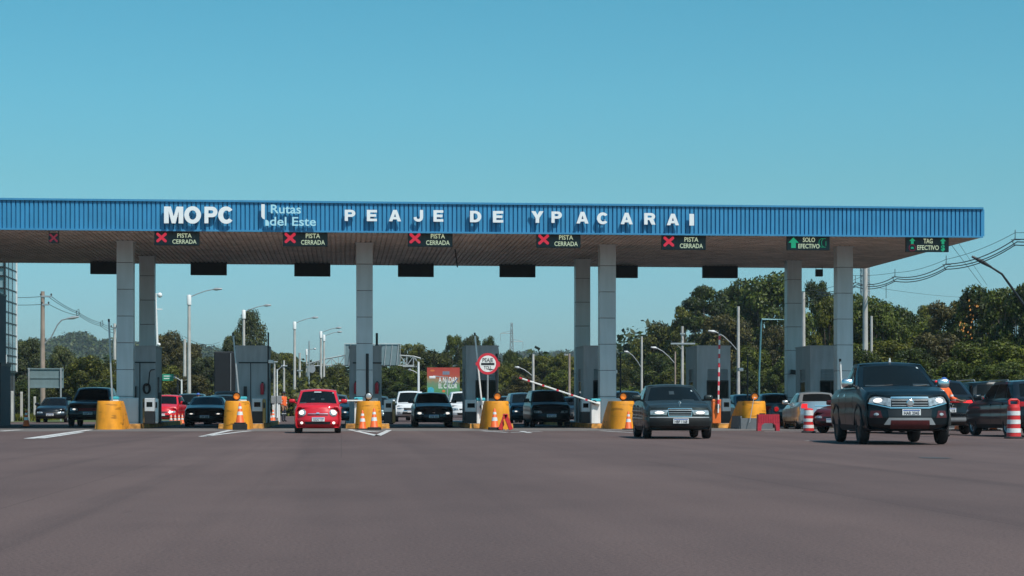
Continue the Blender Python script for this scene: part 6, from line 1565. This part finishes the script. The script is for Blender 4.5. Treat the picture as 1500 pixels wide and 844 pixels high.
PROTO['feathery_old'] = [(-.2,0,9.1,1.0,1.0,.85,1), (.9,.2,8.3,1.2,1.1,1.0,1), (-1.1,-.2,7.9,1.1,1.0,.9,1), (1.9,0,7.3,1.0,.9,.9,1), (-2.3,.2,6.9,.9,.9,.8,1), (.3,.1,6.8,1.3,1.2,1.1,1), (2.7,-.2,5.9,.9,.9,.8,1), (-1.5,0,5.5,1.0,1,.8,.9), (1.3,.2,5.3,1.1,1,.9,.9), (2.9,.1,4.6,.8,.8,.6,.9), (-2.9,.1,4.6,1.0,.9,.7,.9), (-.2,0,4.2,1.0,.9,.8,.8)]
PROTO['feathery'] = [(-.3,0,9.2,1.2,1.1,.75,1), (1.0,.2,8.9,1.1,1.1,.8,1), (-1.4,-.2,8.5,1.1,1,.8,1), (2.0,0,8.2,1.0,.9,.8,1), (-2.6,.2,7.9,.95,.9,.75,1), (.3,.1,8.0,1.4,1.2,1.0,1), (3.0,-.2,7.3,1.0,.9,.75,1), (-3.3,0,7.0,.8,.8,.6,1), (-1.2,.2,7.0,1.1,1,.8,1), (1.4,.1,7.0,1.2,1.1,.8,1), (3.5,.1,6.3,.8,.8,.55,.9), (-2.4,.1,6.1,.9,.8,.6,.9), (.2,0,6.0,1.3,1.1,.8,1), (2.4,0,5.8,1.0,.9,.7,.9), (-3.4,0,5.2,1.1,1,.8,1), (-1.6,0,4.9,1.2,1,.8,1), (.6,0,4.7,1.3,1,.8,1), (2.6,0,4.5,1.2,1,.8,1), (-.4,0,3.4,2.2,1.6,.9,1.1)]
PROTO['scrub'] = rand_lobes(9, 30, 1.2, 8.9, 3.5, .8, 1.6, .72)
PROTO['bush'] = rand_lobes(12, 28, .9, 8.8, 3.5, .9, 1.7, .72)
PROTO['open'] = rand_lobes(21, 32, 1.8, 9.3, 3.6, .6, 1.2, .58)
del PROTO['feathery_old']
cfg = {'round': (24000, .135, L_DARK), 'round2': (24000, .135, L_OLIVE), 'layered': (17000, .125, L_DARK), 'feathery': (9500, .12, L_GREY), 'scrub': (24000, .135, L_BROWN), 'bush': (22000, .15, L_YELLOW), 'open': (20000, .12, L_OLIVE)}
MESH = {}
for i, (k, lobes) in enumerate(PROTO.items()):
    n, s_, m = cfg[k]
    MESH[k] = (crown_mesh('crown', lobes, n, s_, 30+i, m, shell=.35 if k in ('layered', 'feathery', 'open') else .5), trunk_mesh('trunk', lobes, i))
# far, coarser variants reuse the same meshes
def tree(u, d, vtop, wpx, kind, label, group, m=None, rz=None, name='tree', flat=1.0):
    x, y = wd(u, d); H = zat(vtop, d); W_ = wpx*d/F
    t = thing(name, label, 'tree' if name == 'tree' else 'bush', (x, y, 0), random.uniform(0, 6.28) if rz is None else rz, group)
    me, tm = MESH[kind]; sx = W_/8.6; sz = H/9.9
    c = bpy.data.objects.new('crown', me); COL.objects.link(c); c.parent = t
    if m is not None: c.material_slots[0].link = 'OBJECT'; c.material_slots[0].material = m
    k_ = bpy.data.objects.new('trunk', tm); COL.objects.link(k_); k_.parent = t
    t.scale = (sx, sx*flat, sz); return t
GR = 'trees behind the toll plaza'
# --- the big wood beyond the lanes to the right
T_ = [(1128, 150, 397, 130, 'round', 'tall dark round-headed tree directly under the last black display', None),
 (1030, 140, 416, 92, 'layered', 'airy tree in flat tiers between tall round tree and open sky', None),
 (1080, 165, 409, 90, 'round2', 'dark tree filling in between airy tiered tree and tall round tree', L_DARK),
 (1196, 160, 405, 62, 'open', 'leafy tree bough showing between the last two columns', L_DARK),
 (1006, 160, 442, 80, 'open', 'olive tree beside the airy tiered tree, twiggy top', None),
 (975, 170, 470, 80, 'round2', 'olive tree above the pole with wide crossarm', None),
 (945, 185, 488, 70, 'scrub', 'dry brownish tree behind the pale pole with lamp arm', L_OLIVE),
 (918, 200, 520, 60, 'bush', 'low green tree beside the third front column', L_OLIVE),
 (1058, 135, 452, 100, 'scrub', 'bare greyish twiggy tree behind the tall pole with curved lamp', L_BROWN),
 (1140, 130, 470, 80, 'scrub', 'brown twiggy tree inside the teal over-height portal', L_BROWN),
 (1105, 128, 505, 70, 'bush', 'yellow-green bush tree at the foot of the teal portal', None),
 (1215, 150, 428, 62, 'round2', 'yellowish dense tree between last rear and last front columns', L_OLIVE),
 (1245, 170, 427, 60, 'round', 'dark tree directly behind the last front column', None),
 (1283, 148, 432, 80, 'round', 'dark green tree behind the tall white cable pole', None),
 (1318, 160, 447, 78, 'round2', 'rounded tree sloping down beyond the tall white cable pole', L_DARK),
 (1356, 172, 445, 52, 'layered', 'small tree whose tiered tip stands in the dip of the skyline', L_OLIVE),
 (1340, 150, 472, 90, 'bush', 'yellow-green tree below the dip of the skyline', L_YELLOW),
 (1393, 138, 436, 80, 'open', 'olive tree with pale seedy top beyond the dip of the skyline', L_BROWN),
 (1436, 130, 416, 90, 'round', 'dark flowering tree behind the curved lamp arm', None),
 (1478, 126, 414, 90, 'open', 'tall open tree at the frame edge under the cables', L_DARK),
 (1512, 118, 405, 80, 'round2', 'dark tree cut by the frame edge behind the lamp arm', L_DARK),
 (1300, 125, 492, 90, 'scrub', 'brown scrub tree above the roof of the black pickup', L_OLIVE),
 (1372, 122, 480, 90, 'scrub', 'brown-leaved tree behind the bonnet end of the black pickup', L_BROWN),
 (1335, 112, 508, 84, 'round', 'broad-leaved bush right above the windscreen of the black pickup', L_DARK),
 (1430, 112, 500, 100, 'bush', 'bright yellow-green bush over the black crossover', L_YELLOW),
 (1486, 108, 498, 90, 'bush', 'yellow-green bush over the dark crossover at the frame edge', L_YELLOW),
 (1400, 104, 528, 90, 'bush', 'dark bush directly behind the worker with bright blue cap', L_DARK),
 (1462, 100, 530, 100, 'round2', 'dark bush behind the tall dark off-roader', L_DARK),
 (1265, 116, 512, 70, 'round', 'dark bush between the last front column and the pickup roof', L_DARK),
 (1290, 106, 530, 80, 'bush', 'low bush behind the black pickup cab', L_OLIVE),
 (1180, 122, 500, 80, 'round', 'dark tree behind the last booth', L_DARK),
 (1145, 118, 528, 60, 'bush', 'dark undergrowth bush beside the silver saloon roof', L_DARK),
 (1085, 118, 538, 60, 'round2', 'dark bush behind the grey camera pole', L_DARK),
 (1015, 130, 500, 90, 'round', 'dark tree behind the booth with the raised striped arm', L_DARK),
 (965, 135, 516, 80, 'round', 'dark tree above the roof of the dark green saloon', L_DARK),
 (930, 140, 535, 60, 'bush', 'mid-green bush between third front column and dark green saloon', L_OLIVE),
 (985, 120, 540, 70, 'bush', 'green bush just over the roof of the dark green saloon', L_OLIVE),
 # middle
 (600, 250, 500, 70, 'open', 'olive tree with ragged top beside the gantry end', L_OLIVE),
 (640, 225, 512, 70, 'round2', 'rounded olive tree above the gantry corner', L_OLIVE),
 (664, 240, 487, 42, 'open', 'taller light green tree rising behind the billboard', L_YELLOW),
 (690, 235, 489, 46, 'round', 'dark leaning tree top behind the booth with round sign', L_GREY),
 (716, 230, 491, 32, 'round', 'compact dark green tree crown just beyond the booth with round sign', L_DARK),
 (700, 215, 520, 90, 'scrub', 'broad brownish tree filling behind the booth with round sign', L_OLIVE),
 (748, 240, 511, 30, 'round', 'small pointed dark tree under the lattice pylon', L_DARK),
 (740, 210, 528, 50, 'scrub', 'olive scrub under the lattice pylon', L_OLIVE),
 (792, 235, 516, 80, 'scrub', 'wide olive tree between pylon and third front column', L_OLIVE),
 (828, 220, 517, 60, 'round2', 'yellowish tree beside the brownish lamp post', L_OLIVE),
 (770, 190, 545, 70, 'scrub', 'brown bush behind the tip of the barrier arm', L_BROWN),
 (818, 180, 542, 60, 'bush', 'yellow-green bush behind the half lowered barrier arm', L_YELLOW),
 (575, 195, 535, 60, 'round', 'very dark tree right of the second front column below the gantry', L_DARK),
 (608, 190, 540, 60, 'round', 'very dark tree behind the pale thin lamp post', L_DARK),
 (640, 205, 535, 50, 'bush', 'dark bush behind the billboard', L_DARK),
 (585, 165, 562, 60, 'bush', 'dark bush behind the white off-roader', L_DARK),
 # left of the second column
 (490, 235, 532, 50, 'bush', 'green tree behind the paired street lamps', L_OLIVE),
 (460, 250, 525, 50, 'scrub', 'green-brown tree beyond the lone street lamp', L_OLIVE),
 (420, 260, 512, 70, 'scrub', 'olive tree crown behind the plain pale posts', L_OLIVE),
 (440, 210, 548, 60, 'bush', 'dark green bush above the red hatchback mirror', L_OLIVE),
 (367, 235, 452, 76, 'feathery', 'tall feathery grey-green tree rising above the booth with conduits', None),
 (342, 220, 486, 44, 'round2', 'smaller grey-green tree leaning at the tall feathery tree', L_GREY),
 (398, 240, 512, 44, 'round2', 'grey-green tree under the bough of the tall feathery tree', L_GREY),
 (243, 200, 484, 66, 'round2', 'greyish tree behind the slim white camera mast', L_BROWN),
 (274, 215, 498, 66, 'round2', 'greyish tree behind the tallest street lamp', L_BROWN),
 (300, 200, 518, 60, 'scrub', 'brown-green tree next to the dark lorry', L_GREY),
 (240, 170, 535, 60, 'bush', 'green bush behind the green road sign', L_OLIVE),
 (285, 165, 545, 60, 'scrub', 'brown scrub above the grey-green off-roader', L_BROWN),
 (325, 215, 524, 50, 'scrub', 'low brown-green tree above the dark lorry roof', L_GREY),
 (40, 200, 494, 56, 'round2', 'olive tree beside the glazed tower', L_GREY),
 (92, 230, 505, 50, 'round', 'dark tree on the rise behind the sign back', L_GREY),
 (125, 165, 520, 80, 'bush', 'bright olive tree above the black off-roader', L_OLIVE),
 (155, 170, 526, 50, 'bush', 'olive tree just beside the first front column', L_OLIVE),
 (75, 165, 545, 70, 'scrub', 'brown-green bush behind the blank sign back', L_OLIVE),
 (30, 150, 556, 50, 'bush', 'low dark bush between office and sign back', L_DARK),
 (150, 150, 556, 60, 'bush', 'dark bush over the roof of the black off-roader', L_DARK),
 (200, 160, 500, 60, 'scrub', 'brown tree glimpsed between first front and rear columns', L_GREY)]
for u, d, vt, wp, kd, lb, m in T_:
    if 900 < u < 1200: d = max(d + 58, 178)
    if 560 < u < 640 and d < 180: d = 185
    if u > 1240 and vt < 500: wp *= 1.22
    tree(u, d, vt, wp*1.12, kd, lb, GR, m)
# orange blossoms on the flowering tree
bl = mat('orange_blossom', (.55, .22, .03), .6, 0, .2, 10)
rd = random.Random(3)
for ob in COL.objects:
    if ob.get('label', '').startswith('dark flowering tree'):
        b = MB()
        for (px_, pz_, n_, sp) in [(0.4, 6.2, 26, .35), (-2.4, 6.6, 22, .5), (2.6, 8.0, 20, .45), (-1.5, 8.2, 14, .4)]:
            for i in range(n_):
                c = Vector((px_ + rd.gauss(0, sp), -2.6 + rd.gauss(0, .5), pz_ + rd.gauss(0, sp))); r_ = rd.uniform(.06, .12)
                b.add([c + Vector((-r_,0,-r_*.4)), c + Vector((0,-r_*.3,-r_)), c + Vector((r_,0,.3*r_)), c + Vector((0,.2*r_,r_))], [(0,1,2,3)])
        b.build('blossom', bl, ob); ob.rotation_euler = (0, 0, 0)

# --- far wood behind everything (one mass)
def blob_field(name, pts, n_per, size, seed, m):
    """pts: array of (x, y, z, rx, rz)"""
    lobes = [(p[0], p[1], p[2], p[3], p[3], p[4], 1.0/(p[3]*p[4])) for p in pts]
    me = crown_mesh(name, lobes, n_per*len(pts), size, seed, m, shell=.75)
    o = bpy.data.objects.new(name, me); COL.objects.link(o); return tag(o, kind='stuff')
rg = random.Random(11)
pts = []
for i in range(330):
    u = rg.uniform(-80, 1600); d = rg.uniform(260, 420); x, y = wd(u, d)
    h = rg.uniform(5, 8.6) if u < 900 else rg.uniform(7, 12)
    pts.append((x, y, h*.55, rg.uniform(3.0, 5.0), h*.5))
blob_field('far_wood', pts, 340, .5, 5, L_FAR)
# undergrowth belt closer in, hides the ground line behind the lanes
pts = []
for i in range(170):
    u = rg.uniform(900, 1560); d = rg.uniform(105, 128) if u > 1240 else rg.uniform(165, 190); x, y = wd(u, d); h = rg.uniform(1.4, 2.8)
    pts.append((x, y, h*.5, rg.uniform(1.0, 1.8), h*.5))
blob_field('undergrowth', pts, 420, .17, 6, L_DARK)
pts = []
for i in range(150):
    u = rg.choice([rg.uniform(-60, 330), rg.uniform(380, 480), rg.uniform(560, 880)]); d = rg.uniform(190, 240); x, y = wd(u, d); h = rg.uniform(2.0, 4.2)
    pts.append((x, y, h*.5, rg.uniform(1.6, 3.0), h*.5))
blob_field('hedgerow', pts, 300, .28, 7, L_OLIVE)

# grass blades on the verge at the left and beyond the lanes
n = 26000; rgn = np.random.default_rng(4); V = np.empty((n, 3, 3)); 
uu = rgn.uniform(-20, 125, n); dd = rgn.uniform(118, 190, n); k2 = rgn.random(n) < .45
uu = np.where(k2, rgn.uniform(395, 470, n), uu); dd = np.where(k2, rgn.uniform(118, 175, n), dd)
xc = (uu-750)/F*dd; X = xc*cos(TH)+dd*sin(TH); Y_ = -xc*sin(TH)+dd*cos(TH)
ok = np.where(k2, X < -8.5 , X < -19.2); X, Y_ = X[ok], Y_[ok]; n = len(X); V = V[:n]
hh = rgn.uniform(.15, .45, n); ww = rgn.uniform(.02, .05, n); lx = rgn.normal(0, .08, n)
V[:, 0] = np.stack([X-ww, Y_, np.zeros(n)], 1); V[:, 1] = np.stack([X+ww, Y_, np.zeros(n)], 1); V[:, 2] = np.stack([X+lx, Y_+rgn.normal(0, .08, n), hh], 1)
me = bpy.data.meshes.new('grass'); me.vertices.add(n*3); me.vertices.foreach_set('co', V.reshape(-1)); me.loops.add(n*3); me.loops.foreach_set('vertex_index', np.arange(n*3, dtype=np.int32)); me.polygons.add(n)
me.polygons.foreach_set('loop_start', np.arange(0, n*3, 3, dtype=np.int32)); me.polygons.foreach_set('loop_total', np.full(n, 3, dtype=np.int32)); me.update(); me.materials.append(L_OLIVE)
o = bpy.data.objects.new('grass', me); COL.objects.link(o); tag(o, kind='stuff')
# strip of verge on the road edge by the worker
mv, _, _, _ = noise_ground('verge_grass', [(0.05, 0.06, 0.02), (0.08, 0.10, 0.03), (0.12, 0.12, 0.05)], 0.9)
b = MB(); b.add([(-24, 112, .004), (-8.6, 112, .004), (-8.6, 260, .004), (-24, 260, .004)], [(0,1,2,3)]); tag(b.build('verge', mv), kind='structure')

# --- wooded hills on the horizon
def hill(name, prof, d, dback, m, seed, step=14):
    """prof: (u, v) skyline; terrain ridge at depth d falling away toward the camera, covered by crowns"""
    us = [p[0] for p in prof]; u0, u1 = us[0], us[-1]
    nx, ny = 90, 14; b = MB(); vs = []
    f = lambda u: lerp_tab(prof, u)
    for j in range(ny+1):
        s_ = j/ny; dd = d*.62 + (d*1.12 - d*.62)*s_
        for i in range(nx+1):
            u = u0 + (u1-u0)*i/nx; hz_ = zat(f(u), d) - 7; e = sin(min(1, s_/.76)*pi/2) if s_ < .76 else cos((s_-.76)/.24*pi/2)
            x, y = wd(u, dd); vs.append((x, y, max(-2, hz_*e)))
    fs = [(j*(nx+1)+i, j*(nx+1)+i+1, (j+1)*(nx+1)+i+1, (j+1)*(nx+1)+i) for j in range(ny) for i in range(nx)]
    b.add(vs, fs); tag(b.build('hill', m, None, 180), kind='structure')
    rgh = random.Random(seed); pts = []
    N_ = int((u1-u0)*2.6)
    for i in range(N_):
        u = rgh.uniform(u0, u1); s_ = rgh.random()**.6*.80; dd = d*.62 + d*.5*s_; e = sin(min(1, s_/.76)*pi/2)
        x, y = wd(u, dd); h = rgh.uniform(6, 12); pts.append((x, y, max(0, (zat(f(u), d)-7)*e)+h*.35, rgh.uniform(4, 7.5), h*.55))
    return pts
mh = mat('hill_ground', (.035, .05, .02), .95, 0, .3, .01)
P1 = hill('hill', [(-200, 512.5), (-60, 510.5), (20, 508.5), (60, 506.5), (85, 503.5), (100, 497.5), (112, 495.0), (126, 496.5), (140, 503.5), (165, 504.5), (200, 510.5), (260, 514.5), (300, 513.5), (330, 521.5), (380, 529.5), (440, 537.5), (520, 555.5)], 1500, 0, mh, 1)
P2 = hill('hill', [(640, 553.0), (700, 530.0), (740, 523.5), (770, 522.0), (800, 522.5), (830, 519.5), (860, 521.0), (900, 518.0), (960, 516.0), (1040, 523.0), (1150, 543.0)], 1900, 0, mh, 2)
blob_field('hill_forest', P1, 60, 1.3, 8, L_FAR); blob_field('hill_forest', P2, 60, 1.5, 9, L_FAR)

# ------------------------------------------------------------------ aerial haze
hb = MB(); hb.box(-3500, 3500, -300, 3500, -6, 130)
hz = hb.build('haze', bpy.data.materials.new('haze_air')); tag(hz, kind='stuff')
hm = hz.data.materials[0]; hm.use_nodes = True; N = hm.node_tree.nodes; N.remove(N['Principled BSDF'])
pv = N.new('ShaderNodeVolumePrincipled'); pv.inputs['Color'].default_value = (.80, .90, 1.0, 1); pv.inputs['Density'].default_value = 0.00014; pv.inputs['Anisotropy'].default_value = 0.1
hm.node_tree.links.new(pv.outputs[0], N['Material Output'].inputs['Volume'])
